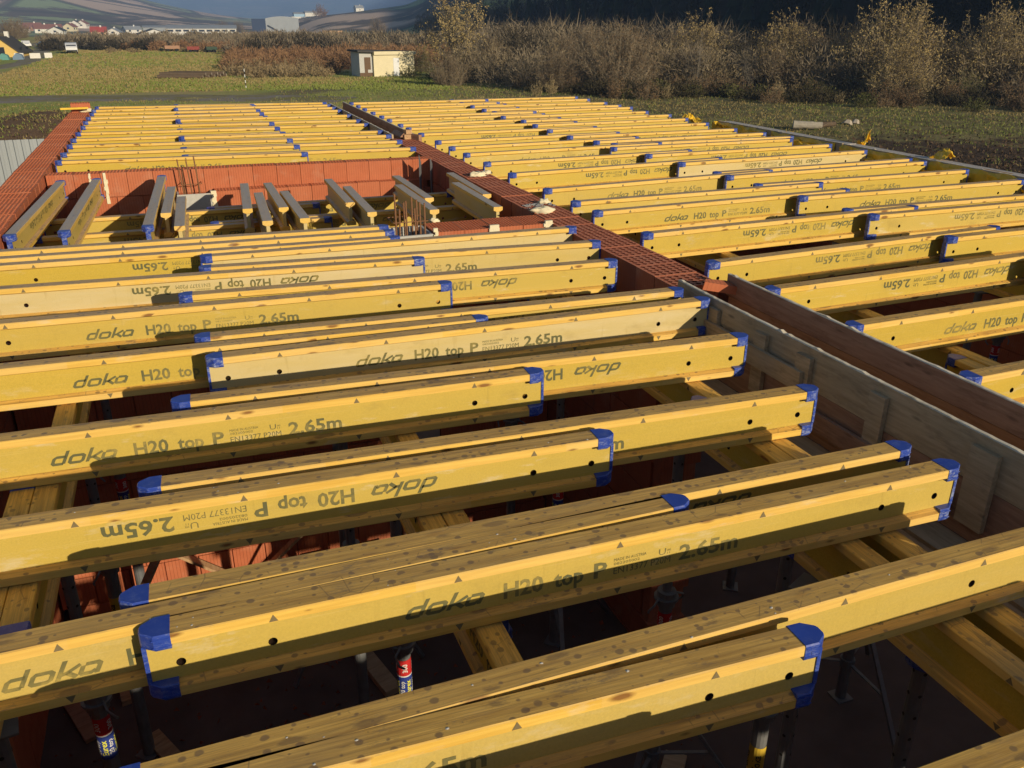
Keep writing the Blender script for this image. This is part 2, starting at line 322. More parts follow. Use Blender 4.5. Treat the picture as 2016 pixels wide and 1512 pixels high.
def print_mesh(L, flip, length_text):
    k = ('print', L, flip, length_text)
    if k in B_CH: return B_CH[k]
    mb = MB(); y = .0265-.0008
    z0, z1 = -.140, -.086
    logo(mb, .672, .925, z0+.002, z1+.004, y)
    text_fit(mb, 'H20', .968, 1.092, z0, z1, y, .027); text_fit(mb, 'top', 1.126, 1.222, z0, z1, y, .027)
    text_fit(mb, 'P', 1.256, 1.300, z0, z1, y, .027)
    text_fit(mb, 'MADE IN AUSTRIA', 1.322, 1.432, z1-.008, z1+.003, y, .0); text_fit(mb, '082205002', 1.322, 1.410, z1-.022, z1-.012, y)
    text_fit(mb, 'EN13377 P20M', 1.322, 1.518, z0, z0+.024, y, 0)
    text_fit(mb, 'U', 1.476, 1.500, z1-.022, z1+.002, y, -.004); text_fit(mb, '093', 1.505, 1.517, z1-.012, z1-.004, y); text_fit(mb, '11', 1.505, 1.514, z1-.022, z1-.014, y)
    text_fit(mb, length_text, 1.548, 1.762, z0, z1, y, .027)
    if flip: mb.v = [(L-x, yy, -.2-z) for x, yy, z in mb.v]
    B_CH[k] = mb.mesh('printed_lettering', M_PRINT, fix=False); return B_CH[k]
def tri_mesh(L):
    k = ('tri', L)
    if k in B_CH: return B_CH[k]
    mb = MB(); y = -.0008; x = L/2-1.0 if L > 2.5 else (L/2-.75)
    xs = []; t = x-.5*int(x/.5)
    t = (L/2) % .5
    while t < L-.12:
        if t > .15: xs.append(t)
        t += .5
    for x in xs:
        mb.add([(x-.012, y, -.028), (x+.012, y, -.028), (x, y, -.006)], [(0, 1, 2)]); mb.add([(x-.012, y, -.172), (x, y, -.194), (x+.012, y, -.172)], [(0, 1, 2)])
    B_CH[k] = mb.mesh('triangle_marks', M_TRI, fix=False); return B_CH[k]
def beam(x0, y0, x1, y1, z=0.0, L=2.65, flip=False, pale=.0, caps=True, text='2.65m', label='', group='', anchor='m', holes=True):
    """front top edge from (x0,y0) towards (x1,y1)"""
    a = atan2(y1-y0, x1-x0); mx, my = (x0+x1)/2, (y0+y1)/2
    if anchor == 'm': X, Y = mx-cos(a)*L/2, my-sin(a)*L/2
    elif anchor == 'l': X, Y = x0, y0
    else: X, Y = x1-cos(a)*L, y1-sin(a)*L
    r = empty('formwork_beam', (X, Y, z), a, label, 'formwork beam', group)
    tc = ob('top_chord', chord_mesh(L, False, caps), r); tc.color = (0, min(.45, max(0, (y0-3.2)*.13)), random.random(), 1); ob('bottom_chord', chord_mesh(L, True, caps), r).color = (0, 0, random.random(), 1)  # green channel: painted sky sheen, stronger on farther tops
    w = ob('web', web_mesh(L, holes), r); w.color = (pale, random.random(), random.random(), 1)
    if text: ob('printed_lettering', print_mesh(L, flip, text), w)
    ob('triangle_marks', tri_mesh(L), r)
    if caps:
        ob('end_cap', cap_mesh(), r); ob('end_cap', cap_mesh(), r, (L, .08, 0), (0, 0, pi))
    return r
GA = 'yellow deck beams over the near left bay'; GB = 'yellow deck beams over the right bay'; GC = 'yellow deck beams over the far left bay'

# --- near left bay, front to back: (xl, yl, xr, yr, flip, pale, label)
A = [
 (-1.62, .94, 1.02, .90, 0, .1, 'yellow timber beam, left one of the pair mostly below the bottom edge of the photo'),
 (-.20, .84, 2.45, .84, 0, .15, 'yellow timber beam whose worn top just enters the bottom right corner'),
 (-1.30, 1.40, 1.35, 1.30, 0, .25, 'whitish-stained yellow beam at the very front ending in a cement-smeared blue cap'),
 (-.32, 1.415, 2.33, 1.435, 1, .15, 'long yellow beam with a red paint spot row, directly behind the frontmost capped beam'),
 (-.25, 1.90, 2.38, 1.86, 0, .1, 'frontmost beam showing both blue caps, upright lettering half in shadow'),
 (-1.27, 1.96, 1.38, 1.98, 0, .2, 'middle beam of the three pressed together, lettering start at the lower left edge'),
 (-.30, 2.06, 2.33, 2.03, 1, .1, 'rearmost beam of the three pressed together, blue cap at lower left centre'),
 (-1.28, 2.60, 1.37, 2.49, 1, .08, 'beam with upside-down lettering in the middle of the left half, capped right end'),
 (-.27, 2.685, 2.36, 2.575, 0, .05, 'beam behind the large upside-down lettering, right end in front of the grey board'),
 (-1.28, 3.25, 1.36, 3.15, 0, .05, 'beam with the clearest complete upright lettering left of centre'),
 (-.16, 3.365, 2.47, 3.225, 1, .05, 'beam behind the clearest upright lettering, upside-down print near its right end'),
 (.01, 3.82, 2.61, 3.80, 0, .6, 'pale washed-out beam with faded upright lettering in the centre of the photo'),
 (-1.27, 4.03, 1.38, 3.925, 0, .05, 'yellow beam at the left cut off behind the pale washed-out beam'),
 (-.04, 4.125, 2.58, 4.01, 1, .1, 'thin-looking beam just behind the pale washed-out beam'),
 (-1.26, 4.70, 1.39, 4.59, 0, .08, 'beam with upright lettering in the upper left, below the cream one'),
 (-.10, 4.87, 2.52, 4.71, 1, .05, 'beam in the upper middle with upside-down print by its right end'),
 (-1.26, 5.37, 1.39, 5.18, 1, .78, 'cream-white faced beam with upside-down lettering at the left edge'),
 (.03, 5.43, 2.64, 5.20, 0, .35, 'beam behind the cream-white one, right end near the perforated wall'),
 (.05, 5.71, 2.67, 5.66, 0, .62, 'greyish beam with bleached right cap nearest the short red block wall'),
 (-1.25, 5.92, 1.36, 5.80, 1, .0, 'bright yellow beam at left with upside-down length print beside a smeared cap'),
 (-1.25, 6.10, 1.38, 6.005, 0, .1, 'front beam of the last pair before the recessed bay'),
 (-1.25, 6.30, 1.37, 6.17, 0, .1, 'rear beam of the last pair before the recessed bay'),
]
for i, (a, b, c_, d, fl, pa, lb) in enumerate(A): beam(a, b, c_, d, 0, 2.65, fl, pa, label=lb, group=GA, text=None if i == 3 else '2.65m')
for i in (0, 1, 2, 3, 5):  # unseen rows added to shade the bay, one left out for sun
    y = .30-.6*i; w = ORD[i]
    beam(-1.30, y, 1.35, y-.02, 0, 2.65, 0, 0, label='unseen yellow deck beam added for shade behind the viewer, left one of the %s pair' % w, group='unseen shade beams added behind the viewer')
    beam(-.22, y+.09, 2.43, y+.09, 0, 2.65, 0, 0, label='unseen yellow deck beam added for shade behind the viewer, right one of the %s pair' % w, group='unseen shade beams added behind the viewer')
for i in range(7):  # unseen right-bay rows added to keep its interior dark
    y = 1.72-.68*i; w = ORD[i]
    for j, x in enumerate((3.45 if y < -.6 else 3.03, 5.4)): beam(x, y+.1*j, x+2.65, y+.1*j, 0, 2.65, 0, 0, label='unseen yellow right-bay beam added for shade, %s part of the %s pair' % (('left', 'right')[j], w), group='unseen shade beams added behind the viewer')

sl = random.Random(4); M_SPL = plain('dried_cement_splash', (.60, .56, .48), .95, .1, .15, 60); mb = MB()
for (x0, y0, x1, y1) in ((-.25, 1.90, 2.38, 1.86), (-1.28, 2.60, 1.37, 2.49), (-1.30, 1.40, 1.35, 1.30), (-.32, 1.415, 2.33, 1.435), (-1.28, 3.25, 1.36, 3.15), (-1.27, 1.96, 1.38, 1.98)):
    for k in range(9):
        t = sl.random(); x = x0+(x1-x0)*t; y = y0+(y1-y0)*t+sl.uniform(.006, .074); q = sl.uniform(.0012, .0045)*(2.2 if sl.random() < .1 else 1); n = 6; h = q*.35
        mb.add([(x+cos(6.283*i/n)*q*sl.uniform(.7, 1.6), y+sin(6.283*i/n)*q*sl.uniform(.7, 1.2), .0002) for i in range(n)]+[(x, y, .0004+h)], [(i, (i+1) % n, n) for i in range(n)])
tag(ob('cement_splashes', mb.mesh('cement_splashes', M_SPL, fix=False)), 'dried specks of cement spattered on the tops of the nearest beams', 'cement', kind='stuff')
# --- right bay rows: left beam (yl@3.03 -> yr@5.70), right beam (xl, yl, xr, yr), flips
Brow = [
 (2.45, 2.50, [(5.02, 2.38, 7.67, 2.38, 0, .1)], 0), (3.17, 3.23, [(5.02, 3.11, 7.67, 3.10, 0, .1)], 0), (3.84, 3.93, [(5.06, 3.77, 7.7, 3.77, 1, 0)], 1),
 (4.45, 4.60, [(5.02, 4.46, 7.68, 4.47, 1, 0)], 1), (5.30, 5.40, [(5.04, 5.25, 7.70, 5.22, 1, .1), (4.99, 5.49, 7.65, 5.45, 0, 0)], 1),
 (6.11, 6.22, [(5.00, 6.07, 7.67, 6.05, 0, 0)], 0), (6.53, 6.58, [(4.98, 6.70, 7.66, 6.70, 0, 0)], 0),
 (7.14, 7.35, [(5.00, 7.20, 7.69, 7.29, 0, .05), (5.01, 7.42, 7.68, 7.50, 1, 0)], 0), (8.04, 8.26, [(4.98, 8.09, 7.70, 8.20, 1, .6)], 1),
 (8.79, 8.90, [(4.94, 8.74, 7.66, 8.77, 1, 0)], 1), (9.50, 9.60, [(4.83, 9.39, 7.54, 9.38, 1, 0), (5.04, 9.70, 7.66, 9.58, 0, 0)], 0),
 (10.07, 10.20, [(4.90, 9.99, 7.60, 10.04, 0, 0)], 0), (10.66, 10.74, [(4.81, 10.57, 7.48, 10.57, 1, 0)], 0), (11.47, 11.45, [(4.79, 11.29, 7.54, 11.33, 0, 0)], 1),
 (12.14, 12.12, [(4.86, 11.94, 7.56, 11.98, 0, 0)], 0), (12.61, 12.72, [(4.94, 12.54, 7.59, 12.58, 0, 0)], 0), (13.30, 13.37, [(4.83, 13.18, 7.51, 13.17, 0, 0)], 1),
 (13.84, 13.74, [(5.00, 13.90, 7.56, 13.93, 0, 0)], 0), (14.47, 14.53, [(4.96, 14.36, 7.56, 14.33, 0, 0)], 0), (15.12, 15.17, [(4.98, 15.03, 7.56, 14.91, 0, 0)], 0),
 (15.70, 15.52, [(5.00, 15.66, 7.55, 15.66, 0, 0)], 0), (16.31, 16.16, [(5.00, 16.29, 7.55, 16.22, 0, 0)], 0)]
for i, (yl, yr, R, fl) in enumerate(Brow):
    w = ORD[i]
    beam(3.03, yl, 5.70, yr, 0, 2.65, fl, random.choice((0, 0, .1)), label='yellow beam of the %s row in the right bay, its left end by the central wall' % w, group=GB)
    for j, (a, b, c_, d, f2, pa) in enumerate(R):
        beam(a, b, c_, d, 0, 2.65, f2, pa, label=('yellow beam of the %s row in the right bay, reaching the grey edge board%s' % (w, ', rear of two' if j else '')), group=GB)
# --- far left bay rows: left pair member (yl@-1.26 -> yr@1.39), right member (yl@.04 -> yr@2.65)
Crow = [(10.41, 10.17, 10.40, 10.19), (11.02, 10.83, 11.05, 10.86), (11.73, 11.44, 11.69, 11.45), (12.33, 12.20, 12.14, 11.95), (13.02, 12.80, 13.02, 12.87), (13.78, 13.44, 13.74, 13.40),
        (14.44, 14.40, 14.28, 14.19), (15.04, 14.95, 15.09, 15.02), (15.71, 15.48, 15.70, 15.54), (16.28, 16.28, 16.16, 16.04), (16.86, 16.50, 16.84, 16.50)]
for i, (a, b, c_, d) in enumerate(Crow):
    w = ORD[i] if i < 10 else 'farthest'
    beam(-1.26, a, 1.39, b, 0, 2.65, 0, 0, label='yellow beam of the %s row in the far left bay, its left end on the outer red wall' % w, group=GC)
    beam(.04, c_, 2.65, d, 0, 2.65, 0, 0, label='yellow beam of the %s row in the far left bay, its right end by the central wall' % w, group=GC)

# --- recessed bay: short beams lying the other way, tops at z = -.05
def beam_y(xn, yn, xf, yf, L, caps, label, pale=.3):
    a = atan2(yf-yn, xf-xn)
    # local x runs away from the camera, printed face turned to +x side or -x side
    r = empty('formwork_beam', (xn-sin(a)*-.04, yn-cos(a)*.04*0, -.05), a, label, 'formwork beam', 'beams laid lengthwise in the recessed bay')
    tc = ob('top_chord', chord_mesh(L, False, bool(caps)), r); tc.color = (0, .95, 0, 1); ob('bottom_chord', chord_mesh(L, True, bool(caps)), r).color = (0, .3, 0, 1); w = ob('web', web_mesh(L, L > 2), r); w.color = (pale, 0, 0, 1)  # green channel paints a strong grey sky sheen on these tops
    if L > 2: ob('printed_lettering', print_mesh(L, True, '2.45m'), w)
    if caps: ob('end_cap', cap_mesh(), r); ob('end_cap', cap_mesh(), r, (L, .08, 0), (0, 0, pi))
    return r
DB = [(-1.24, 7.00, -1.11, 9.43, 2.45, 1, 'long capped beam leaning nearest the left perforated wall'), (-.88, 7.01, -.79, 9.46, 2.45, 1, 'second long capped beam from the left perforated wall'),
 (-.30, 6.99, -.19, 9.42, 2.45, 1, 'third long capped beam from the left perforated wall'),
 (-.165, 7.48, -.106, 8.73, 1.25, 0, 'short uncapped beam right beside the third long capped one'), (-.07, 6.94, -.03, 8.19, 1.25, 0, 'short uncapped beam standing in front of the far concrete column'),
 (.474, 7.43, .55, 8.68, 1.25, 0, 'rear short beam of the first grey-topped pair right of the far column'), (.58, 6.90, .63, 8.15, 1.25, 0, 'front short beam of the first grey-topped pair right of the far column'),
 (.764, 7.39, .764, 8.64, 1.25, 0, 'rear short beam of the second grey-topped pair right of the far column'), (.87, 6.90, .86, 8.15, 1.25, 0, 'front short beam of the second grey-topped pair right of the far column'),
 (1.33, 7.41, 1.35, 8.66, 1.25, 0, 'rear short beam of the pair left of the near rebar column'), (1.42, 6.95, 1.45, 8.20, 1.25, 0, 'front short beam of the pair left of the near rebar column'),
 (2.03, 7.38, 2.03, 8.63, 1.25, 0, 'rear short beam of the pair behind the near rebar column'), (1.93, 6.87, 1.93, 8.12, 1.25, 0, 'front short beam of the pair behind the near rebar column'),
 (2.57, 7.37, 2.60, 8.62, 1.25, 0, 'rear short beam of the pair hugging the central perforated wall'), (2.47, 6.80, 2.48, 8.05, 1.25, 0, 'front short beam of the pair hugging the central perforated wall')]
for a, b, c_, d, L, cp, lb in DB: beam_y(a, b, c_, d, L, cp, lb, .25 if L > 2 else .6)
GD = 'cross beams under the recessed bay'
for (y, lb) in ((7.82, 'nearer'), (8.50, 'farther')):
    beam(-1.22, y, 1.23, y-.02, -.2525, 2.45, True, .05, text='2.45m', label='low cross beam under the recessed bay, left part of the %s row' % lb, group=GD)
    beam(.18, y+.10, 2.62, y+.08, -.2525, 2.45, True, .05, text='2.45m', label='low cross beam under the recessed bay, right part of the %s row' % lb, group=GD)

# --- primary beams running away from the camera beneath the deck, tops at z = -.2
def primary(x, y0, L, label, txt=None):
    r = empty('carrier_beam', (x+.08, y0, -.2025), pi/2, label, 'formwork beam', 'carrier beams under the deck')
    tc = ob('top_chord', chord_mesh(L), r); tc.color = (0, 0, 0, 1); ob('bottom_chord', chord_mesh(L, True), r).color = (0, 0, 0, 1); w = ob('web', web_mesh(L, True), r); w.color = (.02, 0, 0, 1)
    if txt:   # lettering on the side seen from the left (local +y side), mirrored back to read properly
        k = print_mesh(L, False, txt); ob('printed_lettering', k, w, (L, .08, 0), (0, 0, pi)); 
    m = ob('triangle_marks', tri_mesh(L), r, (L, .08, 0), (0, 0, pi))
    ob('end_cap', cap_mesh(), r); ob('end_cap', cap_mesh(), r, (L, .08, 0), (0, 0, pi))
for nm, xs, y0, ln in (('left carrier line of the near bay', (-.755, -.672), -.6, 3.9), ('middle carrier line of the near bay', (.615, .70), -.9, 3.9), ('right carrier line of the near bay', (2.06, 2.145), -.8, 3.9)):
    primary(xs[0], y0, ln, 'yellow carrier beam, near left-hand one in the %s' % nm, '3.90m')
    primary(xs[1], y0+2.9, 3.25 if 'right' in nm else 3.25, 'yellow carrier beam, far right-hand one in the %s' % nm, '3.90m')
primary(1.90, -.75, 2.9, 'yellow carrier beam standing left of the right carrier line')
for nm, xs in (('left carrier line of the right bay', (3.62, 3.72)), ('middle carrier line of the right bay', (5.25, 5.36)), ('right carrier line of the right bay', (7.15, 7.26))):
    for k in range(5): primary(xs[k % 2], -.8+3.5*k, 3.9, 'yellow carrier beam, %s length of the %s' % (ORD[k], nm))
for nm, x in (('left', -.7), ('middle', .7), ('right', 2.1)):
    for k in range(2): primary(x+.09*k, 10.3+2.8*k, 3.9 if k == 0 else 3.5, 'yellow carrier beam under the far left bay, %s line, %s length' % (nm, ('front', 'rear')[k]))

# ------------------------------------------------------------ floor, foundation, walls
ZF = -2.81
fl = MB().box((-1.75, -2.9, -4.9), (8.1, 17.05, ZF)).mesh('floor', plain('dusty_brown_screed', (.14, .10, .085), .9, .15, .4, 3)); tag(ob('floor', fl), kind='structure')
def holed_block(w, l, h, nx, ny, mat, depth=.09, rim=None):
    """block 0..w, 0..l, top z=0, with diamond-shaped cells open at the top"""
    mb = MB(); e = .008; cw = (w-2*e)/nx; cl = (l-2*e)/ny
    mb.add([(0, 0, 0), (w, 0, 0), (w, l, 0), (0, l, 0), (0, 0, -h), (w, 0, -h), (w, l, -h), (0, l, -h), (e, e, 0), (w-e, e, 0), (w-e, l-e, 0), (e, l-e, 0)],
           [(0, 4, 5, 1), (1, 5, 6, 2), (2, 6, 7, 3), (3, 7, 4, 0)])
    mb.add([(0, 0, 0), (w, 0, 0), (w, l, 0), (0, l, 0), (e, e, 0), (w-e, e, 0), (w-e, l-e, 0), (e, l-e, 0)], [(0, 1, 5, 4), (1, 2, 6, 5), (2, 3, 7, 6), (3, 0, 4, 7)], 1)
    for i in range(nx):
        for j in range(ny):
            x0, y0 = e+i*cw, e+j*cl; x1, y1 = x0+cw, y0+cl; xm, ym = (x0+x1)/2, (y0+y1)/2; k = .47
            P = [(xm, ym-cl*k), (xm+cw*k, ym), (xm, ym+cl*k), (xm-cw*k, ym)]
            vs = [(x0, y0, 0), (x1, y0, 0), (x1, y1, 0), (x0, y1, 0)]+[(a, b, 0) for a, b in P]+[(a, b, -depth) for a, b in P]
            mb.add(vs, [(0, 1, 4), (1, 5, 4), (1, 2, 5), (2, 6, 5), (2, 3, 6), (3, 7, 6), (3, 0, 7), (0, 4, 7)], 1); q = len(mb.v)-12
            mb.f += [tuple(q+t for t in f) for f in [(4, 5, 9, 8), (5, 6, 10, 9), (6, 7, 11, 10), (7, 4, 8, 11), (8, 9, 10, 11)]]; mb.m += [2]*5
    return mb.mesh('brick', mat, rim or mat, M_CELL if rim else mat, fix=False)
def plain_block(w, l, h, mat):
    c = .003
    mb = MB().box((0, 0, -h), (w, l, 0)); return mb.mesh('brick', mat)
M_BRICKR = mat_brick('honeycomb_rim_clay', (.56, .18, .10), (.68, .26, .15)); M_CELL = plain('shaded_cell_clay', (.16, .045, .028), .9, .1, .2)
def wall_y(name, label, x, y0, y1, w, top, mat, holed, rows_parts=2, nx=9, ny=8, group=None, bl=.25, ground=ZF, rim=None):
    r = empty(name, (x, y0, ground), 0, label, 'brick wall', group)
    n = int(round((y1-y0)/bl)); hb = holed_block(w, bl-.008, .240, nx, ny, mat, .2 if rim else .09, rim); pb = plain_block(w-.004, bl-.005, .243, mat); rest = MB()
    z = top-ground; c = 0
    while z > .02:
        h = min(.243, z)
        for i in range(n):
            yy = i*bl+(bl/2 if c % 2 else 0)
            if yy > (y1-y0)-bl*.6: continue
            j = random.uniform(-.003, .003)
            if c == 0 and holed: ob('brick', hb, r, (j, yy, z+random.uniform(-.004, .004)), (random.uniform(-.008, .008), 0, random.uniform(-.008, .008)))
            elif c < rows_parts: ob('brick', pb, r, (.002+j, yy, z))
            else: rest.box((.003+j, yy, z-h+.006), (w-.003+j, yy+bl-.005, z))
        z -= .249; c += 1
    if rest.v: tag(ob('brick_courses', rest.mesh('brick_courses', mat), r), kind='stuff')
    core = MB().box((.02, .03, 0), (w-.02, y1-y0-.03, top-ground-.1)).mesh('mortar_core', M_BRICKD); ob('mortar_core', core, r)
    return r
def wall_x(name, label, x0, x1, y, th, top, mat, holed, rows_parts=3, nx=7, ny=5, skew=0, bl=.25, ground=ZF):
    r = empty(name, (x0, y, ground), atan2(skew, x1-x0), label, 'brick wall')
    n = int(round((x1-x0)/bl)); hb = holed_block(bl-.004, th, .240, nx, ny, mat, .05); pb = plain_block(bl-.009, th-.004, .241, mat); rest = MB()
    z = top-ground; c = 0
    while z > .02:
        h = min(.243, z)
        for i in range(-1, n):
            xx = i*bl+(bl/2 if c % 2 else 0)
            if xx < 0 or xx > (x1-x0)-bl*.7: continue
            j = random.uniform(-.003, .003)
            if c == 0 and holed: ob('brick', hb, r, (xx, j, z+random.uniform(-.002, .002)), (0, 0, random.uniform(-.006, .006)))
            elif c < rows_parts: ob('brick', pb, r, (xx, .002+j, z))
            else: rest.box((xx, .003+j, z-h+.006), (xx+bl-.005, th-.003+j, z))
        z -= .249; c += 1
    if rest.v: tag(ob('brick_courses', rest.mesh('brick_courses', mat), r), kind='stuff')
    ob('mortar_core', MB().box((.03, .02, 0), (x1-x0-.03, th-.02, top-ground-.1)).mesh('mortar_core', M_BRICKD), r)
    return r
ZW = -.05
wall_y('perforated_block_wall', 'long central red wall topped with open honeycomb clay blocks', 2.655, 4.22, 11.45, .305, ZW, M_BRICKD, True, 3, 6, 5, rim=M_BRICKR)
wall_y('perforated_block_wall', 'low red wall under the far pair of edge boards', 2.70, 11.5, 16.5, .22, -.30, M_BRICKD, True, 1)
wall_y('perforated_block_wall', 'sunlit outer red wall along the left edge of the building', -1.61, -2.9, 16.95, .31, ZW, M_BRICK, True, 1, 9, 8)
wall_y('perforated_block_wall', 'outer red wall under the right-hand edge boards', 7.72, -2.9, 17.0, .30, -.22, M_BRICK, True, 1, 7, 6)
wall_x('red_block_wall', 'sunlit red block wall between recessed bay and far left bay', -1.28, 2.66, 9.775, .19, ZW, M_BRICK, True, 3, skew=-.17)
wall_x('low_block_ledge', 'lower red block ledge right of the far concrete column', .30, 2.66, 9.50, .19, -.255, M_BRICK, True, 3)
wall_x('short_block_wall', 'short red block wall with foam joints right of the near rebar column', 1.70, 2.65, 6.07, .33, ZW, M_BRICK, True, 2, 8, 9, bl=.2375)
wall_x('red_block_wall', 'full height red block wall closing the near bay under the last deck beams', -1.28, 1.36, 6.07, .3, -.45, M_BRICK, False, 12)
wall_x('red_block_wall', 'far end red block wall behind the last deck beams', -1.28, 7.7, 16.62, .3, -.30, M_BRICK, False, 1)
wall_x('red_block_wall', 'near end red block wall behind the viewer', -1.28, 7.7, -2.88, .3, -.25, M_BRICK, False, 1)
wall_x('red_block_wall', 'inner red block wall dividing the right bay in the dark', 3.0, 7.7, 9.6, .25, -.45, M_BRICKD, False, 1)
# loose pieces on the walls
bl = holed_block(.30, .246, .24, 7, 6, M_BRICK)
for (x, y, z, rz, lb) in ((-1.58, 16.55, .085, .1, 'loose red block standing on the far left corner of the outer wall'),):
    b = ob('loose_brick', bl, None, (x, y, z), (0, 0, rz)); tag(b, lb, 'brick')
fb = ob('broken_brick', MB().prism([(0, 0), (.22, .02), (.16, .10), (.02, .06)], -.02, .03, 2).mesh('broken_brick', M_BRICK), None, (2.78, 4.12, ZW+.02), (.1, .2, -.3)); tag(fb, 'flat orange brick shard lying where the two grey boards meet the wall', 'brick shard')
# steel fins at the inner corner
for i, (x, y) in enumerate(((2.46, 9.32), (2.56, 9.22))):
    fn = ob('steel_fin', MB().prism([(0, -.5), (.06, -.5), (.06, -.02), (.0, .07-.03*i)], -.004, .004, 1).mesh('steel_fin', M_GALV), None, (x, y, -.03), (0, 0, 1.0)); tag(fn, 'thin upright steel strip in the corner of the recessed bay, %s of two' % ('left', 'right')[i], 'steel strip')
# foam joints
def foam(x, y, z0, z1, w, t, lb, rot=0, top=False):
    mb = MB(); n = 9
    for i in range(n):
        z = z0+(z1-z0)*i/n; zz = z0+(z1-z0)*(i+1)/n; a = random.uniform(.7, 1.2)*w/2; d = random.uniform(-.004, .004)
        mb.box((-a+d, -t*random.uniform(.8, 1.3), z), (a+d, .01, zz+.004))
    tag(ob('foam_joint', mb.mesh('foam_joint', M_FOAM), None, (x, y, 0), (0, 0, rot)), lb, 'foam joint')
foam(-.88, 9.757, -.17, -.05, .02, .008, 'short cream foam joint between wall blocks, left one on the sunlit wall'); foam(-.74, 9.75, -.36, -.05, .035, .010, 'tall cream foam joint between wall blocks on the sunlit wall')
foam(.285, 9.50, -.50, -.25, .045, .012, 'cream foam seam at the right edge of the far concrete column')
foam(1.71, 6.068, -.24, -.02, .035, .012, 'cream foam seam between near rebar column and short block wall'); foam(2.17, 6.068, -.26, -.03, .07, .012, 'broad cream foam joint in the middle of the short block wall')
foam(2.62, 6.068, -.22, -.03, .07, .012, 'cream foam joint where the short block wall meets the central wall')
for (x, y, s, lb) in ((2.80, 8.33, .10, 'white foam lump across the central wall beside the sixth right-bay beam'), (2.93, 8.42, .07, 'small white foam lump at the right rim of the central wall'), (2.74, 6.45, .12, 'ragged white foam lump on the central wall by the short wall corner'), (2.90, 6.82, .07, 'white foam blob by the right rim of the central wall near the mortar patch'), (1.80, 6.42, .05, 'cream foam blobs on the edge of the near column'), (-1.33, 16.55, .12, 'white foam lump at the far left wall corner')):
    bm = bmesh.new(); bmesh.ops.create_icosphere(bm, subdivisions=3, radius=1)
    for v in bm.verts:
        d = v.co.copy(); q = 1+.75*noise.noise(d*1.6+Vector((x*9, y*5, 0)))+.35*noise.noise(d*4.5+Vector((x, y*7, 3))); v.co = Vector((d.x*s*.75*q, d.y*s*.42*q, max(-.01, d.z*s*.38*q)))
    me = D.meshes.new('foam_lump'); bm.to_mesh(me); bm.free(); me.materials.append(M_FOAM)
    for pl in me.polygons: pl.use_smooth = True
    tag(ob('foam_lump', me, None, (x, y, ZW+.01)), lb, 'foam')
# grey mortar patch smeared on the honeycomb
mb = MB()
for k in range(60):
    x, y = random.uniform(.02, .28), random.uniform(0, .22); q = random.uniform(.006, .02)
    mb.box((x, y, -.02), (x+q*1.5, y+q, random.uniform(.001, .006)))
tag(ob('mortar_patch', mb.mesh('mortar_patch', plain('grey_mortar_crumbs', (.27, .27, .27))), None, (2.66, 6.62, ZW)), 'crumbled grey mortar patch on the honeycomb wall top near the short wall', 'mortar', kind='stuff')

# columns boxed with cement board, rebar inside
def column(x, y, w, d, top, label, bars, blabel):
    r = empty('column_form', (x, y, ZF), 0, label, 'column form'); t = .02; H = top-ZF
    for (a, b) in (((0, 0, 0), (w, t, H)), ((0, d-t, 0), (w, d, H)), ((0, t+.001, 0), (t, d-t-.001, H)), ((w-t, t+.001, 0), (w, d-t-.001, H))):
        ob('side_panel', MB().box(a, b).mesh('side_panel', M_CONC), r)
    ob('concrete_fill', MB().box((t+.001, t+.001, 0), (w-t-.001, d-t-.001, H-.12)).mesh('concrete_fill', plain('dark_wet_concrete', (.16, .15, .14))), r)
    k = empty('rebar_cage', (x+w/2, y+d/2, top-.1), 0, blabel, 'rebar cage')
    for (bx, by, bh, lean) in bars:
        bh *= .80 if len(bars) > 6 else .72
        mb = MB(); n = 14; rr = .0075
        for i in range(n):
            z0 = bh*i/n; z1 = bh*(i+1)/n
            mb.tube((bx+lean*z0, by, z0), (bx+lean*z1, by, z1), rr, rr*.8, 7); 
        ob('rebar', mb.mesh('rebar', M_RUST), k)
    xs = [b[0] for b in bars]; ys = [b[1] for b in bars]; 
    for hz in (.19,):
        st = MB(); P = [(min(xs)-.02, min(ys)-.012, hz), (max(xs)+.02, min(ys)-.012, hz), (max(xs)+.02, max(ys)+.012, hz), (min(xs)-.02, max(ys)+.012, hz)]
        for i in range(4): st.tube(P[i], P[(i+1) % 4], .004, n=6)
        ob('stirrup', st.mesh('stirrup', M_RUST), k)
    return r
column(1.365, 6.07, .325, .32, -.06, 'light cement board box of the near column', [(-.10, -.09, .42, 0), (-.075, -.09, .36, .02), (-.06, .09, .46, 0), (-.02, -.09, .43, 0), (0.0, .06, .38, 0), (.05, -.09, .36, -.02), (.07, .09, .42, 0), (.085, -.09, .41, 0), (.10, .06, .40, 0), (.12, -.09, .40, 0)], 'cage of rusty ribbed rebars sticking out of the near column')
column(-.075, 9.50, .35, .28, -.27, 'light cement board box of the far column in the sunlit wall', [(-.10, -.06, .62, -.06), (-.02, -.05, .60, -.05), (.06, -.06, .66, -.05), (-.09, .07, .5, 0), (.05, .07, .5, 0)], 'three rusty rebars standing in the far column')

